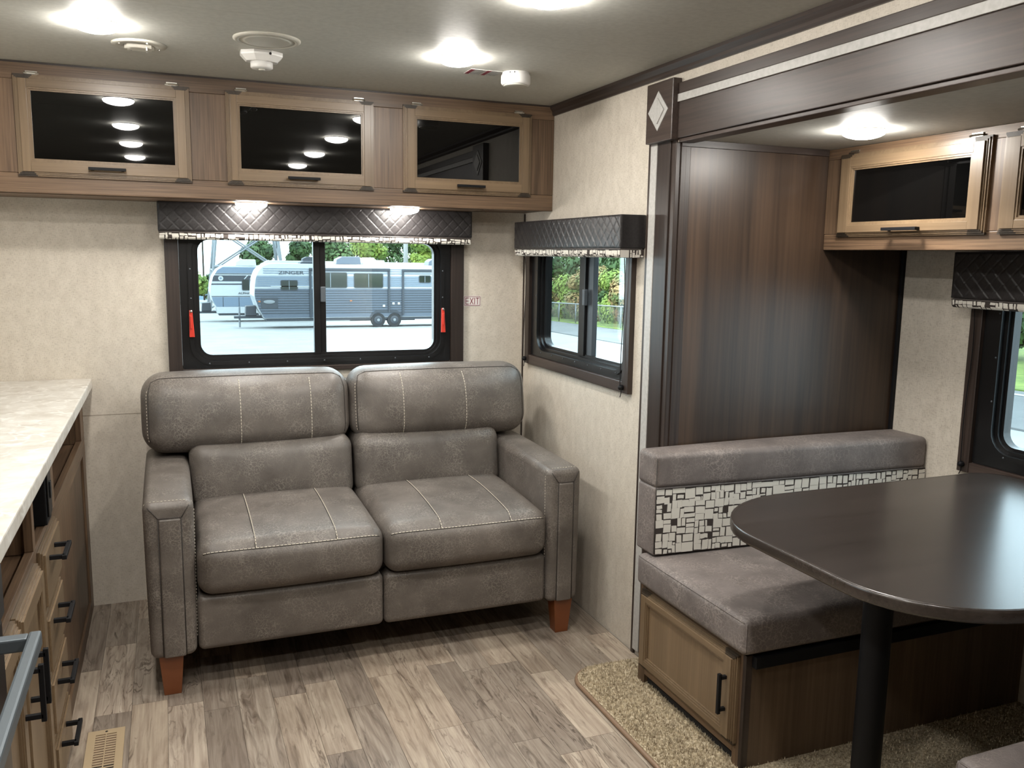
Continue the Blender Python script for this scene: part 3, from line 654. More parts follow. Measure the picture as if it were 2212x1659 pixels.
# ------------------------------------------------------------------ dome lights
def dome(x, y, z, label, mat='dome', rad=0.0605, group=None):
    d = thing('dome_light', (x, y, z), label, 'light', group)
    MB().lathe([(rad*0.99, 0), (rad*0.99, -0.004), (rad*0.97, -0.0045)], (x, y, z), 40).build('base', 'white', d, smooth=True)
    prof_ = [(rad*0.985, -0.0045), (rad*1.0, -0.007), (rad*0.93, -0.0135), (rad*0.76, -0.019), (rad*0.5, -0.0235), (rad*0.25, -0.0258), (rad*0.05, -0.0264)]
    MB().lathe(prof_, (x, y, z), 40).build('diffuser', mat, d, smooth=True)
    return d
G1 = 'dome lights along the main ceiling'
dome(-1.675, -0.945, H, 'lit round dome light beside the ceiling air vent', group=G1)
dome(-0.645, -0.975, H, 'lit round dome light beside the striped warning sticker', group=G1)
dome(-0.650, -1.690, H, 'lit round dome light past the ceiling seam from the sticker', group=G1)
for (x_, y_) in ((-1.675, -1.69), (-1.675, -2.42), (-0.65, -2.42), (-1.675, -3.15), (-0.65, -3.15)):
    dome(x_, y_, H, 'lit round dome light of the rows mirrored in the cabinet glass', group=G1)
dome(0.360, -1.665, SZ, 'lit round dome light on the slide-out ceiling over the table', 'dome')
dome(-1.211, -0.200, 1.6005, 'lit dome light under the overhead cabinet, near the alarm with the clear lens', 'domeU', 0.0585, 'dome lights under the cabinet')
dome(-0.613, -0.200, 1.6005, 'lit dome light under the overhead cabinet, near the EXIT sign', 'domeU', 0.0585, 'dome lights under the cabinet')

# ------------------------------------------------------------------ ceiling fittings
v = thing('ceiling_vent', (-1.571, -0.722, H), 'round ivory air vent with open louvre on the ceiling', 'vent')
MB().lathe([(0.078, 0), (0.078, -0.003), (0.070, -0.006), (0.046, -0.0065), (0.044, -0.002)], (-1.571, -0.722, H), 40).build('flange', 'offwhite', v, smooth=True)
MB().lathe([(0.043, -0.0005), (0.043, -0.0025)], (-1.571, -0.722, H), 32).build('throat', 'dark', v)
mb = MB()
for k in (-0.024, 0.0, 0.024):
    hw = math.sqrt(0.043**2-k*k)*0.96
    mb.add([(-1.571-hw, -0.722+k-0.008, H-0.003), (-1.571+hw, -0.722+k-0.008, H-0.003), (-1.571+hw, -0.722+k+0.008, H-0.011), (-1.571-hw, -0.722+k+0.008, H-0.011),
            (-1.571-hw, -0.722+k-0.007, H-0.0045), (-1.571+hw, -0.722+k-0.007, H-0.0045), (-1.571+hw, -0.722+k+0.009, H-0.0125), (-1.571-hw, -0.722+k+0.009, H-0.0125)],
           [(0, 1, 2, 3), (4, 7, 6, 5), (0, 4, 5, 1), (1, 5, 6, 2), (2, 6, 7, 3), (3, 7, 4, 0)])
mb.build('louvre', 'offwhite', v)
MB().box(-1.552, -1.548, -0.742, -0.705, H-0.020, H-0.006).build('lever', 'white', v, bev=0.001)
mb = MB()
for a in (0.4, 1.97, 3.54, 5.11): mb.lathe([(0.0035, -0.0055), (0.003, -0.0085), (0.001, -0.009)], (-1.571+0.060*math.cos(a), -0.722+0.060*math.sin(a), H), 8)
mb.build('screws', 'chrome', v)
v = thing('ceiling_speaker', (-1.222, -0.955, H), 'flat round ivory speaker cover on the ceiling', 'speaker')
MB().lathe([(0.096, 0), (0.096, -0.003), (0.090, -0.007), (0.080, -0.007), (0.079, -0.005)], (-1.222, -0.955, H), 48).build('rim', 'offwhite', v, smooth=True)
MB().lathe([(0.0785, -0.001), (0.0785, -0.0058), (0.06, -0.0072), (0.02, -0.008)], (-1.222, -0.955, H), 48).build('grille', 'offwhite', v, smooth=True)
v = thing('motion_alarm', (-1.220, -0.775, H), 'white octagonal ceiling alarm with clear round lens', 'alarm')
c_ = (-1.220, -0.775)
def octa(r, z, k=0.72): return [(c_[0]+r*math.cos(math.radians(22.5+45*i)), c_[1]+k*r*math.sin(math.radians(22.5+45*i)), z) for i in range(8)]
A_, B_, C_ = octa(0.068, H), octa(0.068, H-0.012), octa(0.050, H-0.030)
fs = [tuple(range(8)), tuple(range(23, 15, -1))]+[(i, (i+1) % 8, (i+1) % 8+8, i+8) for i in range(8)]+[(i+8, (i+1) % 8+8, (i+1) % 8+16, i+16) for i in range(8)]
MB().add(A_+B_+C_, fs).build('housing', 'white', v, bev=0.0015)
MB().lathe([(0.034, -0.030), (0.034, -0.046), (0.031, -0.049), (0.010, -0.050)], (c_[0], c_[1], H), 24).build('lens', 'white', v, smooth=True)
MB().lathe([(0.010, -0.050), (0.010, -0.053), (0.004, -0.054)], (c_[0], c_[1], H), 12).build('sensor_tip', 'offwhite', v, smooth=True)
MB().lathe([(0.004, 0.004), (0.004, -0.001), (0.002, -0.0015)], (c_[0]+0.022, c_[1]-0.0455, H-0.010), 8, 'y').build('indicator', 'dark', v)
v = thing('smoke_alarm', (-0.392, -0.840, H), 'white round smoke alarm beside the striped warning sticker', 'alarm')
MB().lathe([(0.046, 0), (0.046, -0.008)], (-0.392, -0.840, H), 40).build('mount', 'white', v, smooth=True, autosmooth=40)
MB().lathe([(0.049, -0.0085), (0.0505, -0.013), (0.0505, -0.034), (0.046, -0.041), (0.042, -0.042)], (-0.392, -0.840, H), 40).build('cover', 'white', v, smooth=True, autosmooth=45)
MB().lathe([(0.042, -0.042), (0.038, -0.0445), (0.01, -0.0455)], (-0.392, -0.840, H), 40).build('grille', 'offwhite', v, smooth=True)
mb = MB()
for a in (3.9, 4.25): mb.box(-0.392+0.0462*math.cos(a)-0.0012, -0.392+0.0462*math.cos(a)+0.0012, -0.840+0.0462*math.sin(a)-0.001, -0.840+0.0462*math.sin(a)+0.001, H-0.0085, H-0.003)
mb.build('vent_slots', 'dark', v)
v = MB().box(-0.552, -0.438, -0.840, -0.762, H-0.0012, H).build('warning_sticker', 'stripe')
tag(v, 'small sticker with red bars and grey text lines on the ceiling', 'sticker')
for k, xx in enumerate((-0.550, -0.492)):
    MB().box(xx, xx+0.013, -0.839, -0.763, H-0.0016, H-0.0012).build('red_bar', 'signred', v)
    mb = MB()
    for j in range(5):
        mb.box(xx+0.0175+j*0.0068, xx+0.0205+j*0.0068, -0.837+0.014*(k and j > 2), -0.766-0.006*(j % 2), H-0.0016, H-0.0012)
    mb.build('text_lines', 'labelgrey', v)
# ------------------------------------------------------------------ loveseat
sf = thing('loveseat', (-0.87, -0.5, 0), 'taupe distressed leather loveseat with white stitching under the wide window', 'sofa')
SX0, SX1, SM = -1.622, -0.120, -0.866
def bow(k): return lambda q: q
# body frame behind and under the cushions
MB().box(SX0+0.15, SX1-0.14, -0.80, -0.08, 0.15, 0.335).build('base_frame', 'sofa', sf, bev=0.01)
MB().box(SX0+0.03, SX1-0.03, -0.185, -0.075, 0.20, 0.90).build('back_frame', 'sofa', sf, bev=0.02)
for (p, q) in ((SX0+0.148, SM-0.001), (SM+0.001, SX1-0.134)):
    c_ = Cushion(p, q, -0.872, -0.78, 0.138, 0.322, 0.020, (0, 0.006, 0.002), 10); c_.build('front_rail', 'sofa', sf)
for (p, q, inn) in ((SX0, SX0+0.149, 1), (SX1-0.136, SX1, -1)):
    def wa(pt, p=p, q=q):
        x_, y_, z_ = pt; t = max(0, min(1, (z_-0.13)/0.5)); cx_ = (p+q)/2
        z_ += 0.010*max(0, min(1, (y_+0.88)/0.6)) if z_ > 0.5 else 0
        return (cx_+(x_-cx_)*(0.93+0.07*t), y_, z_)
    c_ = Cushion(p, q, -0.882, -0.10, 0.132, 0.645, 0.026, (0.006, 0.003, 0.008), 12, wa); ar = c_.build('arm', 'sofa', sf)
    w2 = (q-p)
    pn = Cushion(p+w2*0.30, p+w2*0.74, -0.8895, -0.86, 0.138, 0.592, 0.006, (0, 0.002, 0), 8); pn.build('arm_panel', 'sofa', ar)
    seamline([[(p+w2*0.29, -0.8855, 0.142), (p+w2*0.29, -0.8865, 0.594)], [(p+w2*0.75, -0.8855, 0.142), (p+w2*0.75, -0.8865, 0.594)], [(p+w2*0.29, -0.8865, 0.595), (p+w2*0.75, -0.8865, 0.595)],
              [(p+w2*0.29, -0.8865, 0.595), (p+0.014, -0.882, 0.632)], [(p+w2*0.75, -0.8865, 0.595), (q-0.014, -0.882, 0.632)]], ar)
    e = 0.93
    top = [c_.map(-1, -e, -0.8+1.6*i/10, 0.0008) for i in range(11)]+[c_.map(-1, -e, 0.86, 0.0008), c_.map(-0.95, -e, 0.96, 0.0008)]+[c_.map(-0.7+1.4*i/8, -0.955, 1, 0.0008) for i in range(9)]+[c_.map(0.95, -e, 0.96, 0.0008), c_.map(1, -e, 0.86, 0.0008)]+[c_.map(1, -e, 0.8-1.6*i/10, 0.0008) for i in range(11)]
    stitches([top], ar, r=0.0009, dash=0.006, gap=0.005)
# seat cushions
SEAM = {0: (-1.290, -1.030), 1: (-0.668, -0.408)}
for k, (p, q) in enumerate(((SX0+0.151, SM-0.0015), (SM+0.0015, SX1-0.138))):
    def ws_(pt, p=p, q=q):
        x_, y_, z_ = pt; t = (y_+0.90)/0.6
        z_ += 0.020*math.sin(max(0, min(1, t))*math.pi*0.5)*(1 if z_ > 0.42 else 0)
        return (x_, y_, z_)
    c_ = Cushion(p, q, -0.905, -0.30, 0.325, 0.498, 0.050, (0.0, 0.020, 0.018), 14, ws_); so = c_.build('seat_cushion', 'sofa', sf)
    U_ = lambda x_: (x_-(p+q)/2)/((q-p)/2)
    wf = 0.80
    edge = [c_.map(-0.97+1.94*i/30, -1, wf-0.05*(abs(-0.97+1.94*i/30))**8, 0.0009) for i in range(31)]
    ps = [edge]
    for sx in SEAM[k]:
        u = U_(sx); ps.append([c_.map(u, -1, wf+(1-wf)*i/4, 0.0009) for i in range(4)]+[c_.map(u, -1+0.55*i/10+0.0, 1, 0.0009) for i in range(11)]+[c_.map(u, -0.45+1.2*i/6, 1, 0.0009) for i in range(1, 7)])
    stitches(ps, so, r=0.0013, dash=0.0085, gap=0.004)
    seamline([[c_.map(-0.98+1.96*i/30, -1, wf-0.035-0.05*(abs(-0.98+1.96*i/30))**8, 0.0) for i in range(31)]]+[[c_.map(U_(sx)-0.012, -1, wf+(1-wf)*i/4, 0.0) for i in range(4)]+[c_.map(U_(sx)-0.012, -1+1.7*i/14, 1, 0.0) for i in range(15)] for sx in SEAM[k]], so, r=0.0013)
# backs
for k, (p, q, lp, lq) in enumerate(((SX0-0.004, SM-0.002, SX0+0.150, SM-0.004), (SM+0.002, SX1+0.006, SM+0.004, SX1-0.138))):
    lean = lambda pt: (pt[0], pt[1]+0.16*(pt[2]-0.5), pt[2])
    cl = Cushion(lp, lq, -0.418, -0.20, 0.470, 0.715, 0.050, (0.0, 0.022, 0.0), 12, lean); cl.build('lumbar_pillow', 'sofa', sf)
    def wp(pt, p=p, q=q):
        x_, y_, z_ = lean(pt); u = (x_-(p+q)/2)/((q-p)/2)
        if z_ < 0.80: z_ += -0.010*(abs(u)**4)*0.0+0.012*math.cos(u*1.4)*-0.4
        return (x_, y_, z_)
    ch = Cushion(p, q, -0.395, -0.205, 0.676, 0.962, 0.078, (0.004, 0.040, 0.006), 14, wp); ho = ch.build('head_pillow', 'sofa', sf)
    U_ = lambda x_: (x_-(p+q)/2)/((q-p)/2)
    ps = []
    for sx in SEAM[k]:
        u = U_(sx+0.004); ps.append([ch.map(u, -1, -0.86+1.72*i/16, 0.0009) for i in range(17)]+[ch.map(u, -1, 0.95, 0.0009), ch.map(u, -0.95, 1, 0.0009)])
    stitches(ps, ho, r=0.0013, dash=0.0085, gap=0.004)
    uo = 0.94 if k == 0 else 0.94
    rim = [ch.map(-0.955, -0.86, -0.7+1.4*i/12, 0.0008) for i in range(13)]+[ch.map(-0.95, -0.75, 0.93, 0.0008)]+[ch.map(-0.85+1.7*i/24, -0.72, 0.99, 0.0008) for i in range(25)]+[ch.map(0.95, -0.75, 0.93, 0.0008)]+[ch.map(0.955, -0.86, 0.7-1.4*i/12, 0.0008) for i in range(13)]
    seamline([rim], ho, r=0.0014)
    stitches([[ch.map(-0.975 if k == 0 else -0.97, -0.80, -0.7+1.4*i/12, 0.0008) for i in range(13)]], ho, r=0.0009, dash=0.006, gap=0.006)
# legs
for (x_, y_) in ((-1.557, -0.835), (-0.178, -0.835), (-1.557, -0.14), (-0.178, -0.14)):
    a, b = 0.038, 0.026
    MB().add([(x_-b, y_-b*0.9, 0), (x_+b, y_-b*0.9, 0), (x_+b, y_+b*0.9, 0), (x_-b, y_+b*0.9, 0), (x_-a, y_-a*0.9, 0.15), (x_+a, y_-a*0.9, 0.15), (x_+a, y_+a*0.9, 0.15), (x_-a, y_+a*0.9, 0.15)],
             [(0, 3, 2, 1), (4, 5, 6, 7), (0, 1, 5, 4), (1, 2, 6, 5), (2, 3, 7, 6), (3, 0, 4, 7)]).build('leg', 'leg', sf, bev=0.002)

# ------------------------------------------------------------------ kitchen base cabinet, counter, range
GX = -1.845
gb = thing('base_cabinet', (-2.1, -1.0, 0), 'brown kitchen base cabinet with open cubbies, four drawers and doors', 'cabinet')
TG = lambda a, n, z: (GX+n, -a, z)
YE = -2.07
# carcass
MB().box(XL+0.001, GX-0.02, YE, -0.002, 0.0, 0.690).build('body', 'cabY', gb)
MB().box(XL+0.001, XL+0.30, YE, -0.002, 0.691, 0.884).build('back_box', 'cabY', gb)
mb = MB()
for (p, q) in ((0.003, 0.118), (0.985, 1.040), (1.383, 1.418), (1.86, 2.07)): MB().box(p, q, -0.020, 0.0, 0.700, 0.884).xf(TG).build('stile', 'cabV', gb, bev=0.0015)
for a in (0.119, 0.99, 1.395, 1.865): MB().box(a-0.004, a+0.010, -0.27, -0.0205, 0.692, 0.884).xf(TG).build('divider', 'cabV', gb)
MB().box(0.003, 2.07, -0.020, 0.0, 0.636, 0.6995).xf(TG).build('middle_rail', 'cabY', gb, bev=0.0015)
MB().box(0.003, 0.098, -0.020, 0.0, 0.0, 0.6355).xf(TG).build('stile', 'cabV', gb, bev=0.0015)
MB().box(1.00, 1.058, -0.020, 0.0, 0.0, 0.6355).xf(TG).build('stile', 'cabV', gb, bev=0.0015)
MB().box(0.0985, 0.9995, -0.020, 0.0, 0.0, 0.055).xf(TG).build('bottom_rail', 'cabY', gb, bev=0.0015)
MB().box(0.0985, 0.9995, -0.0195, -0.008, 0.0555, 0.6355).xf(TG).build('flat_panel', 'cabV', gb)
MB().box(1.0585, 2.07, -0.0198, -0.001, 0.0, 0.6355).xf(TG).build('face_frame', 'cabV', gb)
for (z0, z1, hz) in ((0.528, 0.684, 0.645), (0.358, 0.514, 0.477), (0.190, 0.344, 0.311), (0.022, 0.170, 0.137)):
    mb = MB().box(1.062, 1.382, 0.0005, 0.008, z0, z1).box(1.067, 1.377, 0.008, 0.013, z0+0.005, z1-0.005).box(1.074, 1.370, 0.013, 0.0185, z0+0.012, z1-0.012)
    d = mb.xf(TG).build('drawer', 'doorY', gb, bev=0.0008)
    pull(TG, 1.254, 0.0185, hz, 0.128, False, d, 0.040, 0.011)
for (a0, a1, ha) in ((1.432, 1.772, 1.738), (1.779, 2.068, 1.814)):
    cabdoor(TG, gb, a0, a1, 0.022, 0.676, 0.0005, (a0+0.062, a1-0.062, 0.085, 0.613), ('door', 'doorY'), fill='door', handle=(ha, 0.530, 0.122), hinges=False, vert=True, so=0.038, ends=False)
ct = MB().box(XL+0.001, -1.806, YE, -0.0015, 0.885, 0.921).build('countertop', 'marble', bev=0.004)
tag(ct, 'pale marbled laminate countertop along the kitchen cabinet', 'countertop')
# outlet box in the cubby
ob = thing('outlet_box', (-1.83, -1.16, 0.7), 'black power outlet box mounted in the middle cubby under the counter', 'outlet')
MB().box(-1.875, -1.838, -1.21, -1.12, 0.7005, 0.880).build('housing', 'black', ob, bev=0.004)
MB().box(-1.8375, -1.833, -1.200, -1.135, 0.72, 0.86).build('face_plate', 'blackplastic', ob, bev=0.002)
MB().box(-1.8328, -1.829, -1.178, -1.157, 0.765, 0.81).build('rocker', 'range', ob, bev=0.002)
# range with oven handle
rg = thing('kitchen_range', (-2.1, -2.35, 0), 'dark steel kitchen range with a grey oven handle beside the cabinet', 'range')
MB().box(XL+0.002, -1.825, -2.66, YE-0.002, 0.0, 0.905).build('body', 'range', rg, bev=0.003)
MB().box(-1.8245, -1.805, -2.655, YE-0.012, 0.16, 0.80).build('oven_door', 'blackplastic', rg, bev=0.004)
MB().box(-1.8245, -1.800, -2.655, YE-0.012, 0.81, 0.900).build('control_panel', 'range', rg, bev=0.004)
MB().box(XL+0.01, -1.82, -2.655, YE-0.008, 0.906, 0.920).build('cooktop', 'blackplastic', rg, bev=0.003)
hp = [(-1.805, -2.185, 0.787), (-1.80, -2.185, 0.812), (-1.768, -2.172, 0.812), (-1.742, -2.172, 0.806), (-1.736, -2.178, 0.800), (-1.736, -2.60, 0.800)]
mb = MB(); mb.box(-1.752, -1.734, -2.60, -2.178, 0.785, 0.811); oh = mb.build('oven_handle', 'handlegrey', rg, bev=0.004)
for yy in (-2.19, -2.585): MB().box(-1.806, -1.7525, yy-0.012, yy+0.012, 0.787, 0.809).build('bracket', 'handlegrey', oh, bev=0.003)
# floor register
fr = thing('floor_register', (-1.742, -1.13, 0), 'almond louvred air register set in the floor beside the drawers', 'vent')
mb = MB(); mb.ring([(-1.692, -1.295), (-1.692, -1.022), (-1.792, -1.022), (-1.792, -1.295)], [(-1.714, -1.270), (-1.714, -1.047), (-1.770, -1.047), (-1.770, -1.270)], 'z', 0.0002, 0.006)
mb.build('frame', 'almond', fr, bev=0.001)
MB().box(-1.770, -1.714, -1.270, -1.205, 0.0003, 0.0012).build('duct', 'dark', fr)
MB().box(-1.770, -1.714, -1.2045, -1.047, 0.0003, 0.0014).build('damper', 'edge', fr)
for k in range(17):
    y_ = -1.053-k*0.0132; tl = 0.0002
    MB().add([(-1.770, y_, 0.0055), (-1.714, y_, 0.0055), (-1.714, y_-0.0014-tl*1.6, 0.003), (-1.770, y_-0.0014-tl*1.6, 0.003), (-1.770, y_-0.0016, 0.0055), (-1.714, y_-0.0016, 0.0055), (-1.714, y_-0.003-tl*1.6, 0.003), (-1.770, y_-0.003-tl*1.6, 0.003)],
             [(0, 1, 5, 4), (0, 3, 2, 1), (4, 5, 6, 7), (1, 2, 6, 5), (0, 4, 7, 3), (3, 7, 6, 2)]).build('louvre', 'almond', fr)
MB().box(-1.7435, -1.7405, -1.270, -1.047, 0.003, 0.006).build('rib', 'almond', fr)
MB().lathe([(0.004, 0.006), (0.0035, 0.0066)], (-1.742, -1.034, 0), 10).build('screw', 'dark', fr)

# ------------------------------------------------------------------ dinette
def bench(name_lab, y0, y1, sgn, lab_c, lab_b):
    """box bench; y0 = wall side, y1 = table side"""
    b = thing('dinette_bench', (0.43, (y0+y1)/2, 0.016), name_lab, 'bench')
    lo, hi = min(y0, y1), max(y0, y1)
    MB().box(-0.083, XW-0.002, lo+0.012, hi-0.002, 0.0165, 0.352).build('body', 'cabV', b)
    TBn = lambda a, n, z: (-0.083-n, -a, z)
    a0, a1 = -hi, -lo
    for (p, q) in ((a0, a0+0.040), (a1-0.040, a1)): MB().box(p, q, 0.0004, 0.020, 0.0165, 0.352).xf(TBn).build('stile', 'cabV', b, bev=0.001)
    MB().box(a0+0.0405, a1-0.0405, 0.0004, 0.020, 0.050, 0.085).xf(TBn).build('bottom_rail', 'cabY', b, bev=0.001)
    MB().box(a0+0.0405, a1-0.0405, 0.0004, 0.020, 0.335, 0.352).xf(TBn).build('top_rail', 'cabY', b, bev=0.001)
    MB().box(a0+0.0405, a1-0.0405, 0.0004, 0.006, 0.0165, 0.0495).xf(TBn).build('toe_kick', 'dark', b)
    cabdoor(TBn, b, a0+0.022, a1-0.022, 0.078, 0.343, 0.0205, (a0+0.075, a1-0.080, 0.122, 0.300), ('door', 'doorY'), fill='door', handle=(a1-0.055 if sgn < 0 else a0+0.055, 0.222, 0.118), hinges=False, vert=True)
    sy = y1
    s0, s1 = (sy, sy+0.011) if sgn < 0 else (sy-0.011, sy)
    MB().box(-0.082, XW-0.003, s0, s1, 0.0165, 0.352).build('side_panel', 'benchside', b)
    MB().box(-0.1035, -0.0825, s0-0.003, s1, 0.0165, 0.352).build('corner_post', 'dkZ', b, bev=0.001)
    q0, q1 = (sy-0.022, sy-0.0005) if sgn < 0 else (sy+0.0005, sy+0.022)
    MB().box(-0.085, XW-0.02, q0, q1, 0.318, 0.352).build('table_ledge', 'black', b, bev=0.002)
    c0, c1 = (sy-0.022, y0-0.004) if sgn < 0 else (y0+0.004, sy+0.022)
    w_ = lambda pt: (pt[0], pt[1], pt[2])
    c_ = Cushion(-0.128, XW-0.006, c0, c1, 0.3585, 0.462, 0.020, (0.006, 0.004, 0.004), 14)
    cu = c_.build('seat_cushion', 'suede', None); tag(cu, lab_c, 'cushion')
    e = 0.985
    ring = [c_.map(-1, -0.97+1.94*i/20, 0.88, 0.0006) for i in range(21)]
    seamline([ring, [c_.map(-0.99, -1 if sgn < 0 else 1, -0.9+1.75*i/10, 0.0006) for i in range(11)]], cu, mat='suede', r=0.0022, name='piping')
    return b
bench('dinette bench with a framed maple door and dark side panel, along the slide-out wall', -1.305, -1.866, -1, 'grey suede seat cushion before the printed backrest', '')
bench('nearer dinette bench on the other side of the table', -3.20, -2.570, 1, 'grey suede seat cushion on the nearer bench across the table', '')
# backrest cushion with printed band
def bk(pt): return (pt[0], pt[1]-0.055*max(0, min(1, (pt[0]+0.1)/1.07))*(1 if pt[1] < -1.32 else 0.0), pt[2])
bc = thing('back_cushion', (0.43, -1.32, 0.464), 'backrest cushion of grey suede with a blocky black and white printed band', 'cushion')
c_ = Cushion(-0.108, XW-0.008, -1.378, -1.262, 0.690, 0.800, 0.016, (0.002, 0.004, 0.008), 14, bk); c_.build('top_panel', 'suede', bc)
c2 = Cushion(-0.106, XW-0.008, -1.375, -1.264, 0.466, 0.694, 0.010, (0.003, 0.0, 0.0), 10, bk); c2.build('lower_panel', 'suede', bc)
printed('printed_band', XW-0.008+0.103, 0.215, lambda u, v, off: bk((-0.103+u, -1.3765-off, 0.472+v)), bc, 77, subu=2, mn=0.013, mx=0.048)
seamline([[bk((-0.1055, -1.3775, 0.475)), bk((-0.1055, -1.3775, 0.79))], [bk((-0.103, -1.3775, 0.6885)), bk((0.40, -1.3775, 0.6885)), bk((XW-0.01, -1.3775, 0.6885))]], bc)
# table
tb = thing('dinette_table', (0.37, -2.13, 0.016), 'dark brown dinette table with a rounded end on black pedestal legs', 'table')
def sup(n=14):
    x0, x1, y0, y1 = -0.212, XW-0.022, -2.562, -1.703; out = []
    def arc(cx, cy, rx, ry, a0):
        for i in range(n+1):
            t = math.radians(a0+90*i/n); out.append((cx+rx*math.cos(t), cy+ry*math.sin(t)))
    arc(x1-0.10, y1-0.10, 0.10, 0.10, 0); arc(x0+0.34, y1-0.29, 0.34, 0.29, 90); arc(x0+0.28, y0+0.26, 0.28, 0.26, 180); arc(x1-0.10, y0+0.10, 0.10, 0.10, 270)
    return out
ol = sup(); cx_, cy_ = 0.37, -2.13
def sc_out(k): return [(p[0]+(cx_-p[0])/max(1e-6, math.hypot(cx_-p[0], cy_-p[1]))*k, p[1]+(cy_-p[1])/max(1e-6, math.hypot(cx_-p[0], cy_-p[1]))*k) for p in ol]
MB().prism(sc_out(0.002), 'z', 0.716, 0.7445).build('tabletop', 'table', tb)
n_ = len(ol); mb = MB(); vs = []; fs = []
prof_ = [(0.010, 0.7447), (0.004, 0.7450), (0.0008, 0.7432), (0.0, 0.738), (0.0, 0.722), (0.0012, 0.717), (0.010, 0.7155)]
for (k, z) in prof_: vs += [(px, py, z) for px, py in sc_out(k)]
for j in range(len(prof_)-1):
    for i in range(n_): fs.append((j*n_+i, j*n_+(i+1) % n_, (j+1)*n_+(i+1) % n_, (j+1)*n_+i))
mb.add(vs, fs).build('edge_band', 'table', tb, smooth=True)
for lx in (0.080, 0.72):
    lg = MB().lathe([(0.0355, 0.026), (0.0355, 0.700), (0.0355, 0.702)], (lx, -2.13, 0), 32).build('leg', 'black', tb, smooth=True, autosmooth=40)
    MB().lathe([(0.075, 0.016), (0.075, 0.020), (0.045, 0.030), (0.036, 0.05)], (lx, -2.13, 0), 32).build('floor_flange', 'black', lg, smooth=True)
    MB().lathe([(0.036, 0.68), (0.05, 0.700), (0.08, 0.710), (0.08, 0.7155)], (lx, -2.13, 0), 32).build('top_flange', 'black', lg, smooth=True)
# ------------------------------------------------------------------ outdoors
GS = 0.037
def gz(y): return -0.75-GS*max(0.0, y)
def gpoly(name, pts, off, mat, label, cat, th=0.05):
    n = len(pts); vs = [(x_, y_, gz(y_)+off) for x_, y_ in pts]+[(x_, y_, gz(y_)+off-th) for x_, y_ in pts]
    o = MB().add(vs, [tuple(range(n)), tuple(range(2*n-1, n-1, -1))]+[(i, i+n, (i+1) % n+n, (i+1) % n) for i in range(n)]).build(name, mat)
    return tag(o, label, cat, kind='structure')
mb = MB()
mb.add([(-60, -12, -0.75), (60, -12, -0.75), (60, 0, -0.75), (-60, 0, -0.75), (-60, 120, gz(120)), (60, 120, gz(120))], [(0, 1, 2, 3), (3, 2, 5, 4)])
tag(mb.build('ground', 'concrete'), 'pale paved storage lot outside the windows', 'ground', kind='structure')
gpoly('ground', [(9.0, -6), (13.0, -6), (13.0, 0), (13.6, 8), (17.2, 28), (19, 43), (21.5, 60), (18.5, 60), (15.6, 43), (13.0, 22), (9.6, 5), (9.0, 0)], 0.03, 'asphalt', 'grey asphalt road between the lot and the fence', 'road')
gpoly('ground', [(13.05, -6), (40, -6), (40, 0), (50, 60), (21.55, 60), (19.05, 43), (17.25, 28), (13.65, 8), (13.05, 0)], 0.05, 'grass', 'green grass verge beyond the road', 'grass')
gpoly('ground', [(12.35, -6), (12.5, -6), (12.5, 0), (13.1, 8), (12.95, 8), (12.35, 0)], 0.045, 'tr_white', 'white painted line along the road', 'road line', 0.01)
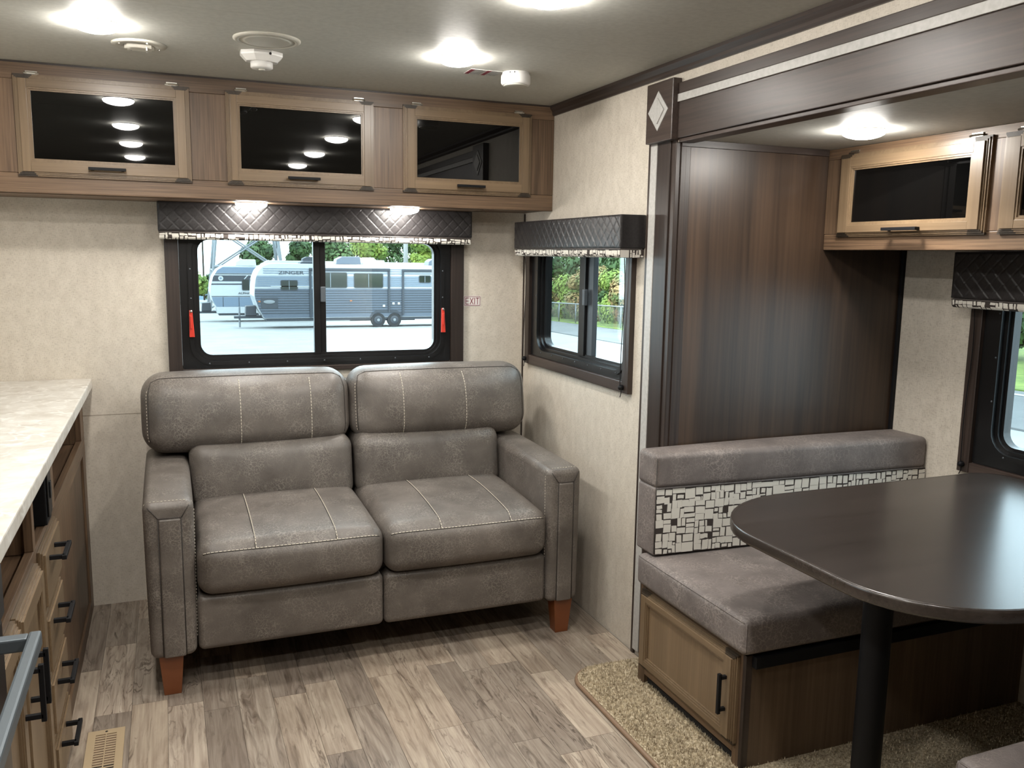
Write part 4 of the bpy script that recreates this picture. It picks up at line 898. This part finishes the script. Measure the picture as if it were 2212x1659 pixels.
def trailer(x0, y0, L, label, top, prof_front, bands, wins, wheels, text, roof_items, arms=(), depth=2.4, ribs=None, jack=True, extras=None):
    gzv = gz(y0); t = thing('travel_trailer', (x0+L/2, y0+depth/2, gzv), label, 'trailer', 'travel trailers parked on the lot')
    W_ = lambda x, y, z: (x0+x, y0+y, gzv+z)
    poly = prof_front + [(L, top-0.06), (L, 0.48), (prof_front[0][0], 0.48)]
    MB().prism(poly, 'y', 0.0, depth).xf(W_).build('shell', 'tr_white', t)
    def nose(z):
        for (a, b) in zip(prof_front, prof_front[1:]):
            if min(a[1], b[1]) <= z <= max(a[1], b[1]) and abs(a[1]-b[1]) > 1e-6: return a[0]+(b[0]-a[0])*(z-a[1])/(b[1]-a[1])
        return prof_front[0][0]
    for (z0, z1, mat) in bands:
        zs = [z0+(z1-z0)*i/6 for i in range(7)]
        pl = [(nose(z)+0.015, z) for z in zs]+[(L-0.01, z1), (L-0.01, z0)]
        MB().prism(pl, 'y', -0.012, 0.0).xf(W_).build('band', mat, t)
    if ribs:
        mb = MB(); z = ribs[0]
        while z < ribs[1]:
            mb.box(nose(z)+0.03, L-0.02, -0.030, -0.010, z, z+0.035); z += ribs[2]
        o = mb.xf(W_).build('siding_ribs', ribs[3], t); o['kind'] = 'stuff'
    for (a0, a1, z0, z1) in wins:
        wn = MB().prism(rrect(a0, a1, z0, z1, 0.07, 4), 'y', -0.045, -0.010).xf(W_).build('window', 'tr_dark', t)
        MB().prism(rrect(a0+0.03, a1-0.03, z0+0.03, z1-0.03, 0.05, 4), 'y', -0.050, -0.044).xf(W_).build('pane', 'darkglass', wn)
        MB().box((a0+a1)/2-0.012, (a0+a1)/2+0.012, -0.054, -0.049, z0+0.03, z1-0.03).xf(W_).build('mullion', 'tr_light', wn)
    for wx in wheels:
        wh = MB().lathe([(0.34, -0.02), (0.345, 0.02), (0.345, 0.16), (0.33, 0.19)], (wx, 0.0, 0.345), 28, 'y').xf(W_).build('wheel', 'tyre', t, smooth=True, autosmooth=40)
        MB().lathe([(0.20, -0.025), (0.19, -0.03), (0.08, -0.028), (0.07, -0.05), (0.02, -0.055)], (wx, 0.0, 0.345), 20, 'y').xf(W_).build('hub', 'tr_dark', wh, smooth=True, autosmooth=40)
        MB().lathe([(0.075, -0.05), (0.07, -0.065), (0.02, -0.068)], (wx, 0.0, 0.345), 12, 'y').xf(W_).build('hub_cap', 'steel', wh)
    if wheels:
        a, b = min(wheels)-0.42, max(wheels)+0.42
        MB().prism([(a, 0.50), (a+0.12, 0.70), (a+0.30, 0.80), (b-0.30, 0.80), (b-0.12, 0.70), (b, 0.50), (b-0.08, 0.50), (b-0.3, 0.72), (a+0.3, 0.72), (a+0.08, 0.50)], 'y', -0.06, 0.02).xf(W_).build('fender', 'tr_dark', t)
        MB().box(min(wheels)-1.3, max(wheels)+1.1, 0.25, 0.6, 0.30, 0.48).xf(W_).build('chassis', 'tr_dark', t)
    if text: textmesh(text[0], text[3], 0.008, 'lettering', text[4], t, (x0+text[1], y0-0.03, gzv+text[2]), sx=text[5])
    for (a0, a1, z0, z1, mat) in roof_items:
        MB().prism([(a0, z0), (a1, z0), (a1-0.04, z1), (a0+(a1-a0)*0.25, z1), (a0+0.03, z0+(z1-z0)*0.6)], 'y', 0.7, 1.5).xf(W_).build('roof_unit', mat, t, bev=0.02)
    for (ax, z0, z1) in arms: MB().box(ax-0.05, ax+0.05, -0.09, -0.012, z0, z1).xf(W_).build('awning_arm', 'tr_dark', t, bev=0.01)
    f = prof_front[0][0]
    MB().prism([(f-1.25, 0.42), (f+0.6, 0.42), (f+0.6, 0.55), (f-1.25, 0.52)], 'y', 1.0, 1.4).xf(W_).build('tongue', 'tr_dark', t)
    MB().prism([(f-0.75, 0.55), (f-0.25, 0.55), (f-0.27, 1.02), (f-0.72, 1.0)], 'y', 0.9, 1.5).xf(W_).build('propane_cover', 'tr_dark', t, bev=0.03)
    MB().tube([W_(f-1.0, 1.2, 0.0), W_(f-1.0, 1.2, 0.95)], 0.045, 8).build('jack', 'steel', t)
    MB().box(f+0.1, L-0.3, 0.05, depth-0.05, 0.36, 0.478).xf(W_).build('underbelly', 'tr_dark', t)
    return t, W_
pf = [(0.42, 0.52), (0.20, 0.87), (0.0, 1.50), (0.04, 2.0), (0.09, 2.35), (0.22, 2.65), (0.42, 2.87), (0.70, 2.98), (1.0, 3.01)]
tz, Wz = trailer(2.234, 37.67, 11.6, 'slate and white ribbed travel trailer lettered ZINGER outside the window', 3.01, pf,
    [(0.50, 1.86, 'tr_slate'), (1.93, 2.45, 'tr_light')], [(1.19, 1.97, 1.78, 2.25), (2.70, 4.28, 1.89, 2.62), (4.60, 6.02, 1.89, 2.59), (7.80, 8.41, 2.14, 2.50)],
    (5.77, 6.57), ('ZINGER', 1.68, 2.585, 0.22, 'tr_dark', 1.5), [(3.9, 5.1, 3.0, 3.36, 'tr_slate'), (8.5, 9.4, 2.98, 3.30, 'tr_slate'), (2.2, 2.9, 3.0, 3.12, 'tr_dark'), (5.2, 6.3, 2.98, 3.2, 'tr_white')],
    arms=((2.55, 0.5, 2.74), (6.30, 0.7, 2.74), (7.0, 0.6, 2.74)), ribs=(0.70, 1.80, 0.115, 'tr_dark'))
mb = MB()
for z_ in (1.99, 2.08, 2.17, 2.26, 2.35, 2.56, 2.66, 2.76): mb.box(0.16 if z_ < 2.5 else 0.42, 11.5, -0.028, -0.010, z_, z_+0.028)
o = mb.xf(Wz).build('siding_ribs', 'tr_blue', tz); o['kind'] = 'stuff'
MB().box(2.5, 6.35, -0.12, -0.013, 2.70, 2.82).xf(Wz).build('awning_roll', 'tr_dark', tz, bev=0.02)
MB().box(6.95, 11.0, -0.12, -0.013, 2.68, 2.80).xf(Wz).build('awning_roll', 'tr_dark', tz, bev=0.02)
MB().box(0.30, 1.05, -0.05, -0.013, 0.95, 1.45).xf(Wz).build('hatch', 'tr_dark', tz, bev=0.01)
MB().lathe([(0.26, -0.06), (0.24, -0.075), (0.1, -0.08)], (0.66, 0, 0), 20, 'y').xf(lambda x, y, z: Wz(x, y, 1.25+z*0.35)).build('badge', 'steel', tz)
for (a, z) in ((0.22, 1.27), (4.45, 1.28)): MB().box(a-0.05, a+0.05, -0.05, -0.012, z-0.03, z+0.03).xf(Wz).build('marker_light', 'orange', tz)
for (a, z) in ((6.52, 1.14), (6.79, 1.14), (6.05, 1.03)): MB().box(a-0.055, a+0.055, -0.05, -0.012, z-0.05, z+0.05).xf(Wz).build('outlet_cap', 'tr_white', tz)
MB().box(0.75, 2.5, -0.05, -0.013, 1.945, 1.985).xf(Wz).build('trim_line', 'tr_white', tz)
pa = [(0.30, 0.80), (0.10, 1.15), (0.0, 1.6), (0.03, 2.0), (0.15, 2.45), (0.38, 2.82), (0.75, 3.05)]
ta, Wa = trailer(0.722, 46.0, 9.0, 'white and grey travel trailer lettered ALPHA with black nose stripe', 3.05, pa,
    [(2.66, 2.98, 'tr_blue'), (2.22, 2.54, 'tr_dark'), (2.03, 2.10, 'tr_dark'), (0.84, 1.36, 'tr_blue'), (2.60, 2.64, 'tr_dark'), (1.385, 1.42, 'tr_dark')],
    [(1.64, 2.45, 1.73, 2.34)], (), ('ALPHA', 1.75, 1.57, 0.16, 'tr_dark', 1.3), [(1.4, 2.5, 3.05, 3.40, 'tr_white'), (2.9, 3.8, 3.05, 3.35, 'tr_white')])
MB().lathe([(0.13, -0.02), (0.13, -0.03), (0.02, -0.031)], (0.55, 0, 2.38), 20, 'y').xf(Wa).build('round_logo', 'tr_white', ta)
MB().lathe([(0.07, -0.031), (0.06, -0.035), (0.02, -0.036)], (0.55, 0, 2.38), 6, 'y').xf(Wa).build('logo_mark', 'tr_blue', ta)
for a in (0.62, 1.45): MB().box(a, a+0.03, -0.02, -0.012, 0.84, 1.36).xf(Wa).build('panel_joint', 'tr_dark', ta)
for a in (1.75, 2.05): MB().prism([(a, 2.34), (a+0.06, 2.34), (a+0.26, 2.58), (a+0.20, 2.58)], 'y', -0.02, -0.012).xf(Wa).build('slash', 'tr_white', ta)
trailer(4.2, 56.0, 12.0, 'white-roofed travel trailer standing behind the other two', 3.62, [(0.3, 0.6), (0.05, 1.3), (0.0, 1.9), (0.1, 2.8), (0.4, 3.4), (0.9, 3.62)], [(0.6, 1.9, 'tr_light')], [(3, 4.5, 2.0, 2.6)], (), None, [(3.0, 4.2, 3.6, 3.9, 'tr_dark'), (7, 8.0, 3.6, 3.9, 'tr_white')])
def tree(x, y, h, r, mat, label, n=1600, base=0.25, leaf=0.22, seed=0, grp='trees and shrubs beyond the lot', cat='tree', name='tree'):
    rn = random.Random(seed*13+5); g = gz(y)+0.05
    t = thing(name, (x, y, g), label, cat, grp)
    MB().tube([(x, y, g-0.05), (x+0.05*r, y, g+h*0.4), (x, y, g+h*0.75)], [0.06*r+0.03, 0.045*r+0.02, 0.02], 7).build('trunk', 'bark', t)
    blobs = []
    for k in range(12):
        a = rn.uniform(0, 6.28); rr = rn.uniform(0, 0.62)*r; zc = h*(base+(1-base)*rn.uniform(0.12, 0.88)); blobs.append((x+rr*math.cos(a), y+rr*math.sin(a), g+zc, r*rn.uniform(0.35, 0.58)))
    mb = MB()
    for i in range(n):
        b = rn.choice(blobs); d = Vector((rn.gauss(0, 1), rn.gauss(0, 1), rn.gauss(0, 1))).normalized(); q = b[3]*rn.uniform(0.7, 1.05)
        p = Vector((b[0]+d.x*q, b[1]+d.y*q, max(g+0.05, b[2]+d.z*q*0.8)))
        hd = math.hypot(p.x-x, p.y-y); lim = r-1.45*leaf
        if hd > lim: kk = lim*rn.uniform(0.86, 1.0)/hd; p.x = x+(p.x-x)*kk; p.y = y+(p.y-y)*kk
        u = Vector((rn.gauss(0, 1), rn.gauss(0, 1), rn.gauss(0, 1))).normalized(); v = (d+Vector((0, 0, 0.4))).cross(u).normalized(); u = v.cross(d).normalized(); s_ = leaf*rn.uniform(0.6, 1.4)
        mb.add([p-u*s_-v*s_*0.5, p+u*s_*0.2-v*s_*0.8, p+u*s_, p+v*s_*0.8], [(0, 1, 2, 3)])
    mb.build('foliage', mat, t); return t
T_ = [(6.1, 75, 5.8, 2.0, 'leafA', 'rounded deep green tree standing behind the lattice pylon'), (9.75, 75, 6.2, 1.6, 'leafA', 'second deep green tree, between the pylon legs and the tall row'),
      (13.6, 82, 9.8, 3.0, 'leafA', 'tall deep green tree behind the trailer roof units'), (15.5, 74, 7.2, 2.4, 'leafB', 'yellow-green tree in the row behind the trailers'),
      (20.5, 83, 10.8, 3.4, 'leafA', 'tall dark tree beside the weathered utility pole'), (20.4, 74, 7.6, 2.4, 'leafB', 'bright leafy tree right of the utility pole'),
      (26.9, 83, 11.0, 2.9, 'leafA', 'large dark tree ending the row behind the trailers')]
for i, (x_, y_, h_, r_, m_, l_) in enumerate(T_): tree(x_, y_, h_, r_, m_, l_, n=4500, leaf=0.17, seed=i)
for i, (x_, y_) in enumerate(((-1.5, 96), (1.2, 100), (4.6, 106), (-6.0, 100), (8.0, 101))): tree(x_, y_, 3.2, 2.2, 'leafB' if i % 2 else 'leafA', 'low green shrub at the far edge of the lot by the pylon', n=700, leaf=0.3, base=0.05, seed=40+i, cat='shrub', name='shrub')
rs_ = random.Random(5)
for i, (x_, y_, h_, r_, m_) in enumerate(((19.65, 30.6, 3.0, 1.5, 'leafB'), (20.0, 33.7, 3.3, 1.5, 'leafC'), (20.3, 36.8, 2.7, 1.5, 'leafB'), (20.5, 39.9, 3.5, 1.5, 'leafC'), (20.95, 43.0, 2.8, 1.5, 'leafB'), (21.45, 46.1, 3.6, 1.5, 'leafC'), (18.95, 27.5, 3.2, 1.5, 'leafB'))):
    tree(x_, y_, h_, r_, m_, 'rust-tinted sumac shrub growing behind the chain-link fence' if m_ == 'leafC' else 'bright green shrub growing behind the chain-link fence', n=6500, leaf=0.08, base=-0.12, seed=60+i, cat='shrub', name='shrub')
for i, (x_, y_, h_, r_) in enumerate(((25.0, 28.0, 8.0, 3.05), (25.6, 34.2, 8.5, 3.05), (26.2, 40.4, 9.0, 3.05), (26.8, 46.6, 9.0, 3.05), (27.6, 53.0, 10.0, 3.2), (25.5, 59.6, 10.0, 3.2), (32.0, 60.5, 11.0, 3.2), (23.5, 66.2, 10.0, 3.2))):
    tree(x_, y_, h_, r_, 'leafA', 'tall dark tree standing behind the fence shrubs', n=6500, leaf=0.15, base=-0.08, seed=80+i)
for i, (x_, y_, h_, r_) in enumerate(((20.6, 16.6, 5.0, 1.62), (19.8, 13.3, 5.0, 1.62), (19.4, 10.1, 5.2, 1.6), (19.2, 6.9, 5.0, 1.6), (19.4, 3.6, 5.2, 1.62))):
    tree(x_, y_, h_, r_, 'leafA', 'dense dark hedge tree across the road from the dinette window', n=7500, leaf=0.115, base=-0.12, seed=100+i, grp='hedge across the road')
# chain-link fence
fp = [(19.6, 45.5), (18.75, 40.0), (18.35, 35.0), (17.95, 31.5), (17.1, 27.0)]
fe = thing('chain_link_fence', (18.3, 36, gz(36)), 'galvanised chain-link fence along the grass verge', 'fence')
FH = 1.05; tops = []
mbw = MB()
for (p, q) in zip(fp, fp[1:]):
    n_ = max(1, round(math.hypot(q[0]-p[0], q[1]-p[1])/2.6))
    for k in range(n_):
        x_, y_ = p[0]+(q[0]-p[0])*k/n_, p[1]+(q[1]-p[1])*k/n_; g = gz(y_); tops.append((x_, y_, g+FH))
        MB().tube([(x_, y_, g), (x_, y_, g+FH+0.03)], 0.035, 8).build('post', 'steel', fe, smooth=True)
    m_ = int(math.hypot(q[0]-p[0], q[1]-p[1])/0.12)
    for k in range(m_):
        for s_ in (0, 1):
            t0, t1 = (k/m_, min(1, (k+8)/m_)) if s_ else (min(1, (k+8)/m_), k/m_)
            a = (p[0]+(q[0]-p[0])*t0, p[1]+(q[1]-p[1])*t0); b = (p[0]+(q[0]-p[0])*t1, p[1]+(q[1]-p[1])*t1)
            mbw.tube([(a[0], a[1], gz(a[1])+0.06), (b[0], b[1], gz(b[1])+0.03+FH)], 0.004, 3)
o = mbw.build('wire_mesh', 'steel', fe); o['kind'] = 'stuff'
tops.append((fp[-1][0], fp[-1][1], gz(fp[-1][1])+0.05+FH)); MB().tube(tops, 0.03, 8).build('top_rail', 'steel', fe, smooth=True)
# pylon, poles, hill
py = thing('lattice_pylon', (4.32, 66.3, gz(66.3)), 'grey steel lattice power pylon towering past the trailers', 'pylon')
g = gz(66.3); base_ = [(1.48, 64.5), (7.16, 64.5), (7.16, 68.15), (1.48, 68.15)]
def pl(i, t): b = base_[i]; return (b[0]+(4.32-b[0])*t*0.72, b[1]+(66.3-b[1])*t*0.72, g+19*t)
for i in range(4): MB().tube([pl(i, 0), pl(i, 1)], 0.12, 6).build('leg', 'steel', py)
for k in range(6):
    t0, t1 = k/6, (k+1)/6
    for i in range(4):
        j = (i+1) % 4
        MB().tube([pl(i, t0), pl(j, t1)], 0.065, 5).build('brace', 'steel', py); MB().tube([pl(j, t0), pl(i, t1)], 0.065, 5).build('brace', 'steel', py)
        MB().tube([pl(i, t1), pl(j, t1)], 0.075, 5).build('cross_bar', 'steel', py)
MB().tube([(1.85, 64.74, 0.24), (6.79, 64.74, 0.24)], 0.13, 6).build('cross_bar', 'steel', py)
def pole(x, y, h, r, mat, label, arms_):
    g = gz(y); t = thing('utility_pole', (x, y, g), label, 'pole')
    MB().tube([(x, y, g), (x, y, g+h)], [r, r*0.75], 10).build('post', mat, t, smooth=True)
    for z in arms_: MB().box(x-1.1, x+1.1, y-0.06, y+0.06, g+z, g+z+0.12).build('cross_arm', mat, t)
pole(15.8, 62, 10, 0.20, 'polewood', 'pale weathered utility pole behind the trailers', (9.0,))
pole(3.2, 118, 16, 0.13, 'bark', 'dark utility pole with cross arms next to the pylon leg', (9.2, 10.4))
pole(0.2, 119, 13, 0.12, 'bark', 'distant utility pole with cross arms over the shrubs', (8.2,))
mb = MB(); vs = []
for k in range(25):
    x_ = -60+180*k/24; z_ = -2.0+2.6*math.sin(k*0.5)+1.4*math.sin(k*1.1+1); vs += [(x_, 330, -25), (x_, 340, z_-3), (x_, 360, -25)]
fs = []
for k in range(24):
    for j in range(3): fs.append((k*3+j, (k+1)*3+j, (k+1)*3+(j+1) % 3, k*3+(j+1) % 3))
tag(mb.add(vs, fs).build('hill', 'hill'), 'hazy blue hill line on the horizon', 'hill', kind='structure')
